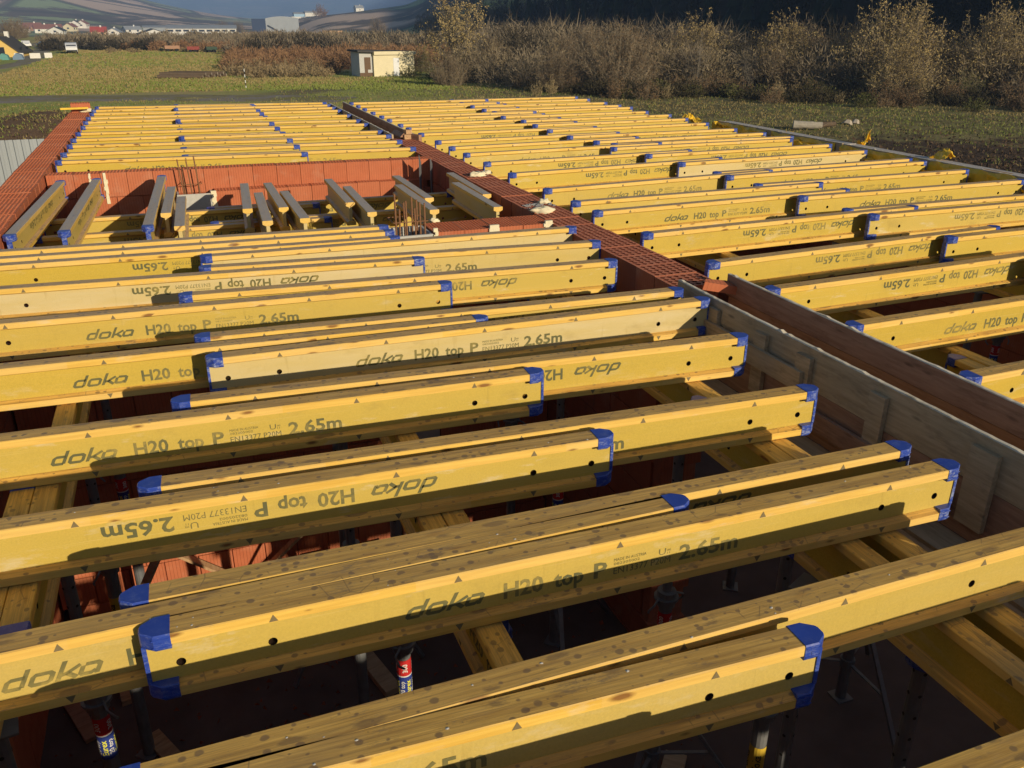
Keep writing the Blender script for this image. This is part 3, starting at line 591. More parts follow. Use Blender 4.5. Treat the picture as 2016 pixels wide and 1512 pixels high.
# ------------------------------------------------------------ formwork boards
def board(name, a, b, mat, parent=None, edge=True, label=None, cat=None, group=None):
    mb = MB().box(a, b, 0)
    if edge:
        (x0, y0, z0), (x1, y1, z1) = a, b; n = max(6, int((y1-y0)/.03)); vs = []; fs = []
        for i in range(n+1):     # splintery top edge
            y = y0+(y1-y0)*i/n; h = random.uniform(.0005, .004)+(random.random() < .05)*random.uniform(.002, .008)
            vs += [(x0-.0015, y, z1-.002), (x0+.003, y, z1+h), (x1-.003, y, z1+h*.8), (x1+.0015, y, z1-.002)]
        for i in range(n):
            for k in range(3): fs.append((4*i+k, 4*i+k+1, 4*i+5+k, 4*i+4+k))
        mb.add(vs, fs, 1)
    o = ob(name, mb.mesh(name, mat, M_EDGE), parent)
    if label: tag(o, label, cat, group)
    return o
t = empty('edge_form', (0, 0, 0), 0, 'grey plank side form with nailed cleats along the left of the gap before the wall', 'formwork board')
board('upper_board', (2.655, -.9, -.20), (2.679, 4.20, .0), M_PLYG, t); board('lower_board', (2.657, -.9, -.44), (2.680, 4.18, -.203), M_PLYR, t, False)
for i, (ya, yb) in enumerate(((3.74, 3.83), (3.31, 3.40), (2.97, 3.07), (2.49, 2.58), (1.93, 2.05), (1.35, 1.45), (.8, .9))):
    o = ob('cleat', MB().box((2.630, ya, -.37), (2.6535, yb, -.045)).mesh('cleat', M_PLYG), t)
ob('ledger_board', MB().box((2.608, 3.00, -.22), (2.6285, 3.98, -.12)).mesh('ledger_board', M_PLYG), t)
ob('ledger_board', MB().box((2.608, 2.10, -.36), (2.6285, 2.96, -.27)).mesh('ledger_board', M_PLYR), t)
ob('sole_plank', MB().box((2.50, -.8, -.47), (2.652, 4.1, -.44)).mesh('sole_plank', M_PLYG), t)
ob('sole_plank', MB().box((2.43, -.8, -.52), (2.49, 4.1, -.45)).mesh('sole_plank', M_PLANK), t)
t = empty('edge_form', (0, 0, 0), 0, 'reddish two-plank side form with a splintered top edge beside the right bay', 'formwork board')
board('upper_board', (2.985, -.9, -.115), (3.008, 4.18, .012), M_PLYR, t); ob('lower_board', MB().box((2.987, -.9, -.33), (3.009, 4.15, -.118)).mesh('lower_board', mat_ply('orange_knotty_plank', (.34, .16, .07), (.48, .25, .12))), t)
ob('soffit_board', MB().box((2.683, -.9, -.355), (2.984, 4.15, -.333)).mesh('soffit_board', M_PLYR), t)
t = empty('edge_form', (0, 0, 0), 0, 'thin bright-edged side form far off left of the central gap', 'formwork board')
board('form_board', (2.672, 11.48, -.25), (2.695, 16.4, .0), M_PLYG, t)
t = empty('edge_form', (0, 0, 0), 0, 'tall brown side form far off right of the central gap', 'formwork board')
board('form_board', (2.93, 11.32, -.28), (2.955, 16.4, .012), M_PLYR, t)
for i, (x, y, z, a, b, c_) in enumerate(((2.80, 11.30, -.045, .10, .09, .06), (2.83, 11.32, .02, .08, .09, .05), (2.78, 11.26, -.10, .14, .07, .05), (2.955, 11.16, -.12, .05, .22, .14))):
    o = ob('timber_offcut', MB().box((0, 0, 0), (a, b, c_)).mesh('timber_offcut', M_PLANK if i < 3 else M_PLYR), None, (x, y, z), (0, 0, .15*i))
    tag(o, ('pale sawn offcut on the wall at the end of the far brown board', 'pale offcut topmost of the little stack by the far brown board', 'lowest pale offcut of the little stack by the far brown board', 'dark offcut right of the little pale stack by the far board')[i], 'timber offcut')
tag(ob('timber_wedge', MB().prism([(0, 0), (.10, 0), (.05, .05)], 0, .5, 1).mesh('timber_wedge', M_PLYR), None, (2.75, 11.34, -.02)), 'long brown wedge piece leaning inside the far board gap', 'timber offcut')
M_FILM = plain('crumpled_yellow_film', (.80, .50, .03), .35, .5, .25, 20); M_GREYB = mat_ply('silver_grey_plank', (.42, .38, .34), (.60, .56, .52))
t = empty('edge_form', (0, 0, 0), 0, 'long grey edge board closing the right side of the deck', 'formwork board')
for k in range(4):
    board('form_board', (7.735, .5+2.75*k, -.24), (7.758, 3.22+2.75*k, .004+.004*(k % 2)), M_PLYG, t)
    ob('ledger_board', MB().box((7.762, .45+2.75*k, -.03), (7.91, 3.17+2.75*k, .002+.003*(k % 2))).mesh('ledger_board', M_GREYB), t)
for k in range(5):
    y = 4.6+1.42*k; mb = MB(); n = 14; vs = []; fs = []
    for i in range(n+1):
        for j, z in enumerate((-.21, -.12, -.04, .0)): vs.append((7.728-.035*abs(sin(i*.9+k))*(j in (1, 2))-random.uniform(0, .012), y+1.3*i/n, z+random.uniform(-.015, .01)*(j > 0)))
    for i in range(n):
        for j in range(3): fs.append((i*4+j, (i+1)*4+j, (i+1)*4+j+1, i*4+j+1))
    o = ob('yellow_film', mb.add(vs, fs).mesh('yellow_film', M_FILM), None); tag(o, 'yellow film lining the inside of the right edge board, %s length' % ORD[k], 'plastic film')
tag(ob('orange_offcut', MB().box((0, 0, 0), (.05, .35, .02)).mesh('orange_offcut', M_PLANK), None, (7.79, 6.35, -.018), (0, 0, .05)), 'small orange plank end lying on the right edge board', 'timber offcut')
def film(x, y, z, sx, sy, h, lb, seed):
    rnd = random.Random(seed); n = 9; vs = []; fs = []
    for i in range(n):
        for j in range(n):
            u, v = i/(n-1), j/(n-1)
            vs.append((u*sx+rnd.uniform(-.015, .015), v*sy+rnd.uniform(-.02, .02), h*(sin(u*3.1)*sin(v*3.0+seed))+rnd.uniform(-.018, .022)))
    for i in range(n-1):
        for j in range(n-1): fs.append((i*n+j, (i+1)*n+j, (i+1)*n+j+1, i*n+j+1))
    me = MB().add(vs, fs).mesh('yellow_film', M_FILM); o = ob('yellow_film', me, None, (x, y, z)); md = o.modifiers.new('t', 'SOLIDIFY'); md.thickness = .002
    tag(o, lb, 'plastic film')
for i, (x, y, z, sx, sy, h, lb) in enumerate(((7.60, 6.75, -.10, .12, .75, .05, 'yellow film strip inside the right edge board near the photo edge'), (7.62, 5.7, -.10, .11, .6, .04, 'yellow film strip inside the edge board at the far right corner'),
    (7.60, 7.9, -.11, .12, .6, .05, 'yellow film bulging behind the ninth row beam end'), (7.58, 9.0, -.10, .13, .7, .06, 'yellow film patch by the edge board, tenth row'), (7.84, 7.25, .02, .16, .22, .09, 'crumpled yellow film standing up outside the edge board'),
    (7.95, 8.6, .03, .10, .12, .14, 'bright yellow film tip sticking up beyond the edge board by the log'), (7.78, 10.0, -.02, .22, .5, .05, 'yellow film draped outside the edge board near its far end'), (7.62, 11.2, -.03, .22, .3, .08, 'yellow film tuft at the far end of the edge board'), (7.60, 12.0, -.03, .2, .3, .07, 'yellow film tuft beyond the far end of the edge board'))):
    film(x, y, z, sx, sy, h, lb, i+3)
tag(ob('yellow_level', MB().box((0, 0, 0), (.42, .05, .03)).mesh('yellow_level', M_FILM), None, (-1.72, 16.35, .01), (0, 0, .1)), 'yellow stick lying across the far left end of the outer wall', 'stick')

# ------------------------------------------------------------ steel props standing under the carriers
def on_tube(mb, verts_faces, R, ang, z_mid, size, mi):
    vs, fs = verts_faces; out = []
    ax = min(v[0] for v in vs); bx = max(v[0] for v in vs)
    for v in vs:      # text runs upwards along the tube
        zz = z_mid+(v[0]-(ax+bx)/2)*size; a = ang-(v[1]-.35)*size/R*1.0
        out.append((cos(a)*R, sin(a)*R, zz))
    mb.add(out, fs, mi)
TX = {k: text_mesh(k, .02) for k in ('300', 'Eurex', '20 top', 'doka')}
def prop_meshes():
    R = .036; H = ZF*-1-.4025
    a = MB().tube((0, 0, .01), (0, 0, 1.40), R, n=14).box((-.06, -.06, 0), (.06, .06, .008)).mesh('outer_tube', M_GALV)
    b = MB().tube((0, 0, 1.38), (0, 0, H-.01), .026, n=12)
    for k in range(9):
        z = 1.55+k*.095
        for s in (-1, 1): b.tube((s*.0262, 0, z), (s*.0268, 0, z), .007, n=6, mi=1); b.tube((0, s*.0262, z), (0, s*.0268, z), .007, n=6, mi=1)
    b = b.mesh('inner_tube', M_GALV, M_BLK)
    c = MB().tube((0, 0, 1.36), (0, 0, 1.45), .050, n=14).tube((0, 0, 1.40), (0, 0, 1.415), .066, n=14)
    for s in (-1, 1):
        P = [(s*.05, 0, 1.42), (s*.10, .02, 1.40), (s*.12, .0, 1.36), (s*.10, -.02, 1.33)]
        for i in range(3): c.tube(P[i], P[i+1], .006, n=6)
    c = c.mesh('adjusting_nut', M_GALV)
    d = MB().box((-.06, -.06, H-.008), (.06, .06, H))
    for s in (-1, 1):
        for q in (-1, 1): d.tube((s*.052, q*.052, H-.008), (s*.052, q*.052, H+.07 if False else H-.01), .006, n=6)
    d = d.mesh('head_plate', M_GALV)
    e = MB(); e.tube((0, 0, 1.08), (0, 0, 1.22), R+.0012, n=18, mi=0, cap=False).tube((0, 0, 1.222), (0, 0, 1.32), R+.0012, n=18, mi=1, cap=False).tube((0, 0, 1.218), (0, 0, 1.225), R+.0016, n=18, mi=2, cap=False)
    for g in range(4):
        an = g*pi/2-pi/2+.3
        on_tube(e, TX['300'], R+.0022, an, 1.272, .036, 2); on_tube(e, TX['Eurex'], R+.0022, an+.35, 1.15, .038, 3); on_tube(e, TX['20 top'], R+.0022, an-.45, 1.15, .032, 2)
    e = e.mesh('sticker', M_BLUE, M_RED, M_WHT, M_YLET, fix=False)
    f = MB().tube((0, 0, 1.02), (0, 0, 1.2), R+.0012, n=18, mi=0, cap=False)
    for g in range(4): on_tube(f, TX['doka'], R+.0022, g*pi/2-pi/2, 1.11, .05, 1)
    f = f.mesh('sticker', M_YSTK, M_BLK, fix=False)
    g = MB()
    for k in range(3):
        an = k*2*pi/3+.5; q = Vector((cos(an), sin(an), 0))
        g.bar(q*.05+Vector((0, 0, .78)), q*.52+Vector((0, 0, .02)), .03, .02); g.bar(q*.04+Vector((0, 0, .30)), q*.34+Vector((0, 0, .30)), .022, .01)
    g.tube((0, 0, .70), (0, 0, .82), .052, n=12).tube((0, 0, .27), (0, 0, .33), .048, n=12)
    g = g.mesh('tripod', M_GALV)
    return a, b, c, d, e, f, g
PA = prop_meshes()
def prop(x, y, lb, st=0, tri=True, rz=0, cat='steel prop'):
    r = empty('steel_prop', (x, y, ZF), rz, lb, cat, 'steel props under the carrier beams')
    for nm, m in (('outer_tube', PA[0]), ('inner_tube', PA[1]), ('adjusting_nut', PA[2]), ('head_plate', PA[3]), ('sticker', PA[4 if st == 0 else 5])): ob(nm, m, r)
    if tri: ob('tripod', PA[6], r)
PR = [(-.68, 3.43, 0, 1, 'steel prop with red and blue sticker at the lower left corner'), (-.68, 4.53, 1, 0, 'steel prop with yellow sticker and round foot left of the lower left cap'),
 (-.68, 5.75, 0, 0, 'steel prop with dark blue sticker deep at the left'), (-.70, 2.2, 1, 1, 'steel prop nearest the viewer on the left carrier line'),
 (.70, 3.32, 0, 0, 'steel prop with red and blue sticker below the frontmost lettered beam'), (.70, 5.02, 0, 1, 'steel prop with sticker left of the small sunlit brick patch'), (.62, 4.2, 1, 0, 'steel prop behind the middle carrier pair'),
 (.70, 1.6, 1, 1, 'steel prop nearest the viewer on the middle carrier line'), (2.10, 3.18, 0, 1, 'steel prop with red and white sticker right of centre'), (2.10, 2.33, 1, 0, 'shiny galvanised prop under the right end of the frontmost beam'),
 (2.10, 1.62, 1, 1, 'prop with blue head at the lower right'), (2.12, 1.25, 0, 0, 'dark prop with holes near the lower right corner'), (1.86, 1.92, 1, 1, 'dark prop with holes left of the blue-headed one'), (2.10, 4.6, 0, 1, 'prop behind the centre right cap'),
 (2.10, 5.5, 0, 0, 'prop deep in the near bay by the short wall')]
for x, y, s, tr, lb in PR: prop(x, y, lb, s, bool(tr), random.uniform(0, 6))
for i, (x, y) in enumerate([(3.7, 3.4), (3.7, 4.7), (5.35, 2.9), (5.35, 4.4), (5.35, 5.9), (7.2, 3.8), (7.2, 5.6), (3.7, 6.5)]):
    prop(x, y, 'steel prop in the shade under the right bay, %s of the %s line' % (ORD[[0, 1, 0, 1, 2, 0, 1, 2][i]], ('left', 'left', 'middle', 'middle', 'middle', 'right', 'right', 'left')[i]), i % 2, i % 2 == 0, i)
for i, (x, y) in enumerate([(-.6, 7.9), (.3, 7.9), (1.2, 8.5), (2.1, 7.9)]): prop(x, y-.0, 'steel prop under the recessed bay, %s from the left' % ('first', 'second', 'third', 'fourth')[i], 0, False, i)
# blue drop-head on one prop
tag(ob('blue_prop_head', MB().tube((0, 0, 0), (0, 0, .12), .034, n=12).tube((0, 0, .0), (0, 0, .035), .058, n=14).box((.03, -.03, .0), (.10, .03, .03)).mesh('blue_prop_head', M_CAP), None, (2.1, 1.62, -.56)), 'blue plastic-coated head of the lower right prop', 'prop head')
# white sling on the lower right prop
mb = MB(); P = [Vector((.03, 0, -.02)), Vector((.07, -.02, .10)), Vector((.13, -.03, .16)), Vector((.16, 0, .10)), Vector((.11, .02, -.02)), Vector((.07, .02, -.12)), Vector((.08, .03, -.24)), Vector((.02, .0, -.26))]
for i in range(7): mb.tube(P[i], P[i+1], .007, n=7)
tag(ob('white_rope', mb.mesh('white_rope', M_WHT), None, (2.1, 1.27, -1.05)), 'white cord loop tied to a prop at the lower right', 'rope')
# bracing battens and boards in the bay
for i, (p, q, lb) in enumerate((((-.48, 5.98, -2.28), (.10, 5.93, -2.72), 'pale batten slanting across the sunlit brick patch'), ((.10, 5.98, -2.7), (1.0, 5.95, -1.9), 'batten slanting up to the right before the red wall'), ((-1.0, 5.1, -2.75), (-.3, 5.5, -1.6), 'dim batten leaning at the left'),
    ((1.2, 3.6, -2.77), (2.0, 5.2, -2.2), 'long dim batten under the right carrier line'), ((.9, 1.9, -2.2), (1.9, 1.5, -2.75), 'crossed plank brace at the bottom of the photo'), ((.8, 1.4, -2.74), (1.8, 2.2, -2.1), 'second crossed plank brace at the bottom of the photo'))):
    tag(ob('batten', MB().bar(p, q, .07, .022).mesh('batten', M_PLANK if i < 4 else M_PLYG), None), lb, 'batten')
tag(ob('brick_pier', MB().box((-1.28, 3.0, ZF), (-.98, 3.25, -1.15)).mesh('brick_pier', M_BRICK)), 'narrow sunlit red block pier at the lower left corner', 'brick pier')
for i, (x, y) in enumerate(((.25, 5.7), (.55, 5.75), (1.0, 5.72))):
    tag(ob('grey_block', MB().box((0, 0, 0), (.22, .2, .24)).mesh('grey_block', M_CONC), None, (x, y, ZF+.003), (0, 0, .1*i)), '%s pale block standing on the floor by the red wall' % ('left', 'middle', 'right')[i], 'block')
tag(ob('crumpled_sheet', MB().add([(0, 0, .0), (.18, .03, .10), (.36, 0, .02), (.04, .28, .02), (.22, .30, .12), (.40, .26, .0), (.1, .62, .0), (.26, .66, .08), (.42, .6, .01)], [(0, 1, 4, 3), (1, 2, 5, 4), (3, 4, 7, 6), (4, 5, 8, 7)]).mesh('crumpled_sheet', M_CONC), None, (-1.15, 3.4, ZF+.01)), 'grey crumpled sheet on the floor at the lower left', 'sheet')

rl = random.Random(17)
for i in range(16):
    x, y = rl.uniform(-1.0, 2.4), rl.uniform(1.6, 5.8); L_ = rl.uniform(.25, .9)
    tag(ob('timber_offcut', MB().box((0, 0, 0), (L_, rl.uniform(.05, .14), rl.uniform(.02, .05))).mesh('timber_offcut', (M_PLANK, M_PLYG, M_PLYR)[i % 3]), None, (x, y, ZF+.002+.001*i), (0, 0, rl.uniform(0, 3.1))), '%s offcut lying on the dark floor of the near bay' % ('pale sawn', 'grey board', 'reddish board')[i % 3], 'timber offcut', 'offcuts on the floor of the near bay (%s)' % ('pale', 'grey', 'reddish')[i % 3])
mb = MB()
for i in range(1400):
    x, y = rl.uniform(-1.25, 2.6), rl.uniform(.8, 6.0); q = rl.uniform(.006, .028); P = [Vector((x, y, ZF))+Vector((rl.uniform(-q, q), rl.uniform(-q, q), 0)) for _ in range(3)]+[Vector((x, y, ZF+q))]
    mb.add(P, [(0, 1, 3), (1, 2, 3), (2, 0, 3)])
tag(ob('rubble', mb.mesh('rubble', M_BRICKD, fix=False)), 'fine brick crumbs scattered over the dark floor', 'rubble', kind='stuff')

# ------------------------------------------------------------ terrain
ZG = -4.6
def sstep(a, b, x):
    t = min(1, max(0, (x-a)/(b-a))); return t*t*(3-2*t)
def ground(x, y):
    r = hypot(x, y); az = math.degrees(atan2(x, y)); z = ZG
    n = noise.noise(Vector((x*.02, y*.02, 0))); z += .35*n*sstep(25, 90, r)+.05*noise.noise(Vector((x*.3, y*.3, 5)))*sstep(18, 30, r)
    # steep dark slope on the right
    if x > 60 and y > -30:
        toe = 92+8*noise.noise(Vector((y*.02, 3, 1)))+.10*max(0, 90-y)
        k = sstep(15, 75, y)*(1-sstep(150, 265, y))
        d = max(0, x-toe)*k; z += min(d*1.15, 26+d*.45)+ (3*noise.noise(Vector((x*.05, y*.05, 2))) if d > 2 else 0)
    # gentler sunlit hillside behind it
    d = max(0, r-330); w = sstep(14, 21.5, az)
    z += w*min(d*.11, 60)*(1-sstep(1200, 2400, r)*.6)+w*sstep(0, 60, d)*3*noise.noise(Vector((x*.012, y*.012, 4)))
    # low rise with the green field
    z += (12.5+max(0, min(az, 22)-8)*1.3)*sstep(830-270*sstep(7, 10, az), 1000, r)*sstep(5.6, 8, az)*(1-sstep(24, 32, az))
    # left hill with fields
    if r > 700:
        a = az+9; g = math.exp(-(a/9.0)**2) if az > -9 else 1.0
        z += 118*g*sstep(820, 2300, r)*(1-.5*sstep(2600, 3800, r))*(1+.18*noise.noise(Vector((x*.0016, y*.0016, 9))))
    # far blue ridges
    z += sstep(3800, 5600, r)*(165+30*noise.noise(Vector((az*.10, 1, 7)))+12*noise.noise(Vector((az*.5, 1, 7))))
    # spoil heap left of the building
    z -= 5.6*sstep(320, 620, r)*(1-sstep(9, 17, az))
    z += 1.5*math.exp(-(((x+6.5)/5.5)**2+((y-50)/9)**2))*(1+.15*noise.noise(Vector((x, y, 0))))
    return z
rs = [2.0]
while rs[-1] < 7000: rs.append(rs[-1]*1.045+.35)
NA = 620; vs = [(0, 0, ZG)]; fs = []
azs = []
a = -180.0
def astep(a): return .22 if -22 < a < 66 else 2.5
while a < 180: azs.append(a); a += astep(a)
NA = len(azs)
for r in rs:
    for a in azs: x, y = r*sin(radians(a)), r*cos(radians(a)); vs.append((x, y, ground(x, y)))
for i in range(len(rs)-1):
    for j in range(NA): k = (j+1) % NA; fs.append((1+i*NA+j, 1+i*NA+k, 1+(i+1)*NA+k, 1+(i+1)*NA+j))
for j in range(NA): fs.append((0, 1+(j+1) % NA, 1+j))
a = N('field_ground', .95, .1); p = a.gc.outputs['Position']
n1 = a.noise(p, .045, 5, .6); n2 = a.noise(p, .6, 6, .7); n3 = a.noise(p, 5.0, 4, .7)
g = a.mix(a.ramp(n1, (.40, 0.0), (.60, 1.0)), (.31, .38, .075), (.50, .38, .17)); g = a.mix(a.ramp(n2, (.45, 0.0), (.8, .5)), g, (.22, .23, .06)); g = a.mix(a.math('MULTIPLY', n3, .4), g, (.44, .38, .16))
# churned soil to the right of the building and on the heap
px, py, pz = a.sep(p)
dirt = a.math('MULTIPLY', a.ramp(a.math('ADD', a.math('MULTIPLY', px, .04), a.math('MULTIPLY', n1, .9)), (1.25/3, 0.0), (1.45/3, 0.0)), 0.0)
e1 = a.math('SQRT', a.math('ADD', a.math('POWER', a.math('MULTIPLY', a.math('SUBTRACT', px, 33.0), 1/17.0), 2.0), a.math('POWER', a.math('MULTIPLY', a.math('SUBTRACT', py, 27.0), 1/12.0), 2.0)))
dm = a.ramp(a.math('ADD', e1, a.math('MULTIPLY', a.math('SUBTRACT', n2, .5), 1.6)), (.75, 1.0), (1.15, 0.0))
e2 = a.math('SQRT', a.math('ADD', a.math('POWER', a.math('MULTIPLY', a.math('ADD', px, 7.0), 1/9.0), 2.0), a.math('POWER', a.math('MULTIPLY', a.math('SUBTRACT', py, 50.0), 1/15.0), 2.0)))
dm2 = a.ramp(a.math('ADD', e2, a.math('MULTIPLY', a.math('SUBTRACT', n2, .5), .8)), (.8, 1.0), (1.1, 0.0))
# trodden track running diagonally up the field
tr = a.math('ABSOLUTE', a.math('SUBTRACT', py, a.math('ADD', 68.0, a.math('MULTIPLY', px, 1.05))))
dm3 = a.math('MULTIPLY', a.ramp(a.math('ADD', a.math('MULTIPLY', tr, .14), a.math('MULTIPLY', n2, .8)), (.7, 1.0), (1.0, 0.0)), a.math('MULTIPLY', a.ramp(a.math('MULTIPLY', px, .03), (.1, 0.0), (.3, 1.0)), a.ramp(a.math('MULTIPLY', py, .006), (.55, 1.0), (.7, 0.0))))
rt_ = a.math('MULTIPLY', a.ramp(a.math('ADD', a.math('MULTIPLY', px, .02), a.math('MULTIPLY', n1, .5)), (.55, 0.0), (.85, 1.0)), a.ramp(a.math('MULTIPLY', py, .01), (.75, 1.0), (1.0, 0.0)))
g = a.mix(a.math('MULTIPLY', rt_, .85), g, a.mix(a.ramp(n2, (.4, 0.0), (.62, 1.0)), (.095, .075, .042), (.23, .20, .085)))
soil = a.mix(n3, (.05, .034, .022), (.125, .088, .06))
g = a.mix(dm, g, soil); g = a.mix(dm2, g, a.mix(n3, (.13, .08, .045), (.23, .15, .09))); g = a.mix(a.math('MULTIPLY', dm3, .75), g, (.17, .125, .085))
# distant land: patchwork of fields and woods
fc = a.voro(a.scale(p, (1, .62, 0)), .0062, 'F1', 'Color'); fs_ = a.sep(fc)
fld = a.mix(a.ramp(fs_[0], (.35, 0.0), (.4, 1.0)), (.34, .40, .19), (.66, .48, .34)); fld = a.mix(a.ramp(fs_[1], (.7, 0.0), (.72, 1.0)), fld, (.36, .34, .16))
wd = a.ramp(a.noise(p, .0058, 8, .68), (.49, 0.0), (.53, 1.0)); fld = a.mix(wd, fld, a.mix(a.noise(p, .06, 4), (.09, .075, .05), (.22, .16, .11)))
hd = a.ramp(a.voro(a.scale(p, (1, .62, 0)), .0062, 'DISTANCE_TO_EDGE'), (.02, 1.0), (.05, 0.0)); fld = a.mix(a.math('MULTIPLY', hd, .8), fld, (.09, .075, .05))
far_w = a.n('ShaderNodeVectorMath'); far_w.operation = 'LENGTH'; a.l(p, far_w.inputs[0]); fld = a.mix(a.ramp(a.math('MULTIPLY', far_w.outputs['Value'], .0001), (.30, 0.0), (.42, .85)), fld, (.07, .075, .06))
dist = a.n('ShaderNodeVectorMath'); dist.operation = 'LENGTH'; a.l(p, dist.inputs[0]); far = a.ramp(a.math('MULTIPLY', dist.outputs['Value'], .001), (.48, 0.0), (.62, 1.0))
g = a.mix(far, g, fld)
# wooded slope litter
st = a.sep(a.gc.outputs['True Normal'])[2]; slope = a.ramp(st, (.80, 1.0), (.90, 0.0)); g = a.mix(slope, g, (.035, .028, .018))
a.set(a.b.inputs['Base Color'], g); a.bump(a.math('ADD', n3, n2), .5, .12)
terr = MB(); terr.v = vs; terr.f = fs; terr.m = [0]*len(fs)
tag(ob('ground', terr.mesh('ground', a.m, fix=False, smooth=True)), kind='structure')

def strip(name, pts, w, mat, dz=.03, seg=3.0):
    L = []; R = []
    path = []
    for i in range(len(pts)-1):
        p, q = Vector(pts[i]), Vector(pts[i+1]); n = max(1, int((q-p).length/seg))
        path += [p.lerp(q, k/n) for k in range(n)]
    path.append(Vector(pts[-1]))
    M = 6; vs = []; fs = []
    for i, p in enumerate(path):
        d = (path[min(i+1, len(path)-1)]-path[max(i-1, 0)]).normalized(); nn = Vector((-d.y, d.x)); ww = w*(1+.25*noise.noise(Vector((p.x*.2, p.y*.2, 8))))
        for k in range(M+1):
            q = p+nn*(k/M-.5)*ww; vs.append((q.x, q.y, ground(q.x, q.y)+(dz if 0 < k < M else -.04)))
    for i in range(len(path)-1):
        for k in range(M): fs.append((i*(M+1)+k, (i+1)*(M+1)+k, (i+1)*(M+1)+k+1, i*(M+1)+k+1))
    tag(ob(name, MB().add(vs, fs).mesh(name, mat, fix=False, smooth=True)), kind='structure')
a = N('gravel', .95, .1); p = a.gc.outputs['Position']; a.set(a.b.inputs['Base Color'], a.mix(a.ramp(a.noise(p, .35, 7, .7), (.44, 0.0), (.58, 1.0)), a.mix(a.noise(p, 3, 6, .8), (.20, .17, .14), (.36, .32, .27)), (.25, .22, .085))); a.bump(a.noise(p, 9, 4), .5, .05)
M_GRAV = a.m
strip('gravel_road', [(-34, 82), (-13, 79), (0, 76), (8, 73), (13, 70)], 7.0, M_GRAV)
strip('farm_track', [(-30, 120), (-20.5, 131), (-19, 150), (-20.5, 175), (-23, 215), (-30, 260)], 4.0, M_GRAV)

# ------------------------------------------------------------ vegetation
def veg_mat(name, c1, c2, rough=.9, top=None):
    a = N(name, rough, .1); p = a.gc.outputs['Position']; v = a.objco()
    c = a.mix(a.ramp(a.noise(p, .45, 4, .7), (.3, 0.0), (.7, 1.0)), c1, c2)
    c = a.mix(a.math('MULTIPLY', a.oi.outputs['Random'], .3), c, tuple(x*.55 for x in c1))
    a.set(a.b.inputs['Base Color'], c); return a.m
M_TWIG = veg_mat('brown_grey_twigs', (.16, .125, .082), (.33, .27, .18)); M_BARK = veg_mat('grey_bark', (.16, .135, .10), (.27, .235, .18))
M_LGOLD = veg_mat('dry_golden_leaves', (.36, .26, .10), (.58, .45, .20)); M_LBRN = veg_mat('dry_brown_leaves', (.17, .10, .05), (.30, .19, .09))
M_LGRN = veg_mat('dull_green_leaves', (.10, .115, .035), (.20, .19, .06)); M_RUSTB = veg_mat('rusty_brush', (.21, .115, .06), (.33, .20, .105))
M_DRK = veg_mat('dark_conifer', (.018, .024, .014), (.045, .05, .026)); M_REED = veg_mat('dry_reed', (.34, .26, .13), (.50, .40, .22))
def rv(r, s=1): return Vector((r.uniform(-s, s), r.uniform(-s, s), r.uniform(-s, s)))
def shrub_meshes(seed, H, Wd, stems, twigs, leafm, leaf_n, leaf_s, tw=.016, single=False, lowfrac=.04):
    r = random.Random(seed); st = MB(); lf = MB()
    for i in range(stems):
        an = r.uniform(0, 2*pi); sp = r.random()**.7
        b = Vector((cos(an)*sp*Wd*.26, sin(an)*sp*Wd*.26, 0)) if not single else Vector((0, 0, 0))
        ht = H*(1-.62*sp**2.4)*(r.uniform(.72, 1.03) if single else r.uniform(.12, 1.06)**.5); tip = Vector((cos(an)*sp*Wd*.5, sin(an)*sp*Wd*.5, ht))
        mid = b.lerp(tip, .45)+Vector((-cos(an)*sp*Wd*.06, -sin(an)*sp*Wd*.06, ht*.10))+rv(r, H*.03)
        def Q(t): return b*(1-t)**2+mid*2*t*(1-t)+tip*t*t
        rad = H*.0045*r.uniform(.7, 1.3)*(1.6 if single else 1)
        K = 5; P = [Q(k/K)+rv(r, H*.006) for k in range(K+1)]
        for k in range(K): st.tube(P[k], P[k+1], rad*(1-k/K*.8), rad*(1-(k+1)/K*.8), 3, cap=False)
        for j in range(twigs):
            t = lowfrac+(1-lowfrac)*r.random()**.8; o = Q(t); d = (tip-b).normalized()*.45+rv(r, .95)+Vector((0, 0, .25)); d.normalize(); ln = H*r.uniform(.06, .17)*(1.15-t*.5)
            e = o+d*ln; w = d.cross(rv(r)).normalized()*tw
            st.add([o-w, o+w, e], [(0, 1, 2)])
            for q in range(3):
                oo = o.lerp(e, r.uniform(.3, .95)); d2 = (d+rv(r, .8)).normalized(); e2 = oo+d2*ln*r.uniform(.35, .65); w2 = d2.cross(rv(r)).normalized()*tw*.75
                st.add([oo-w2, oo+w2, e2], [(0, 1, 2)])
                for l in range(leaf_n):
                    if r.random() > .55+.45*t: continue
                    c = oo.lerp(e2, r.uniform(.3, 1.1))+rv(r, .04); u = rv(r).normalized()*leaf_s*r.uniform(.6, 1.3); v = u.cross(rv(r)).normalized()*leaf_s*.45
                    lf.add([c-u, c+v, c+u, c-v], [(0, 1, 2, 3)])
    return st, lf
PROT = {}
def proto(key, *args, twm=M_TWIG, leafm=M_LBRN, **kw):
    st, lf = shrub_meshes(*args, **kw)
    PROT[key] = (st.mesh('branches', twm, fix=False), lf.mesh('foliage', leafm, fix=False))
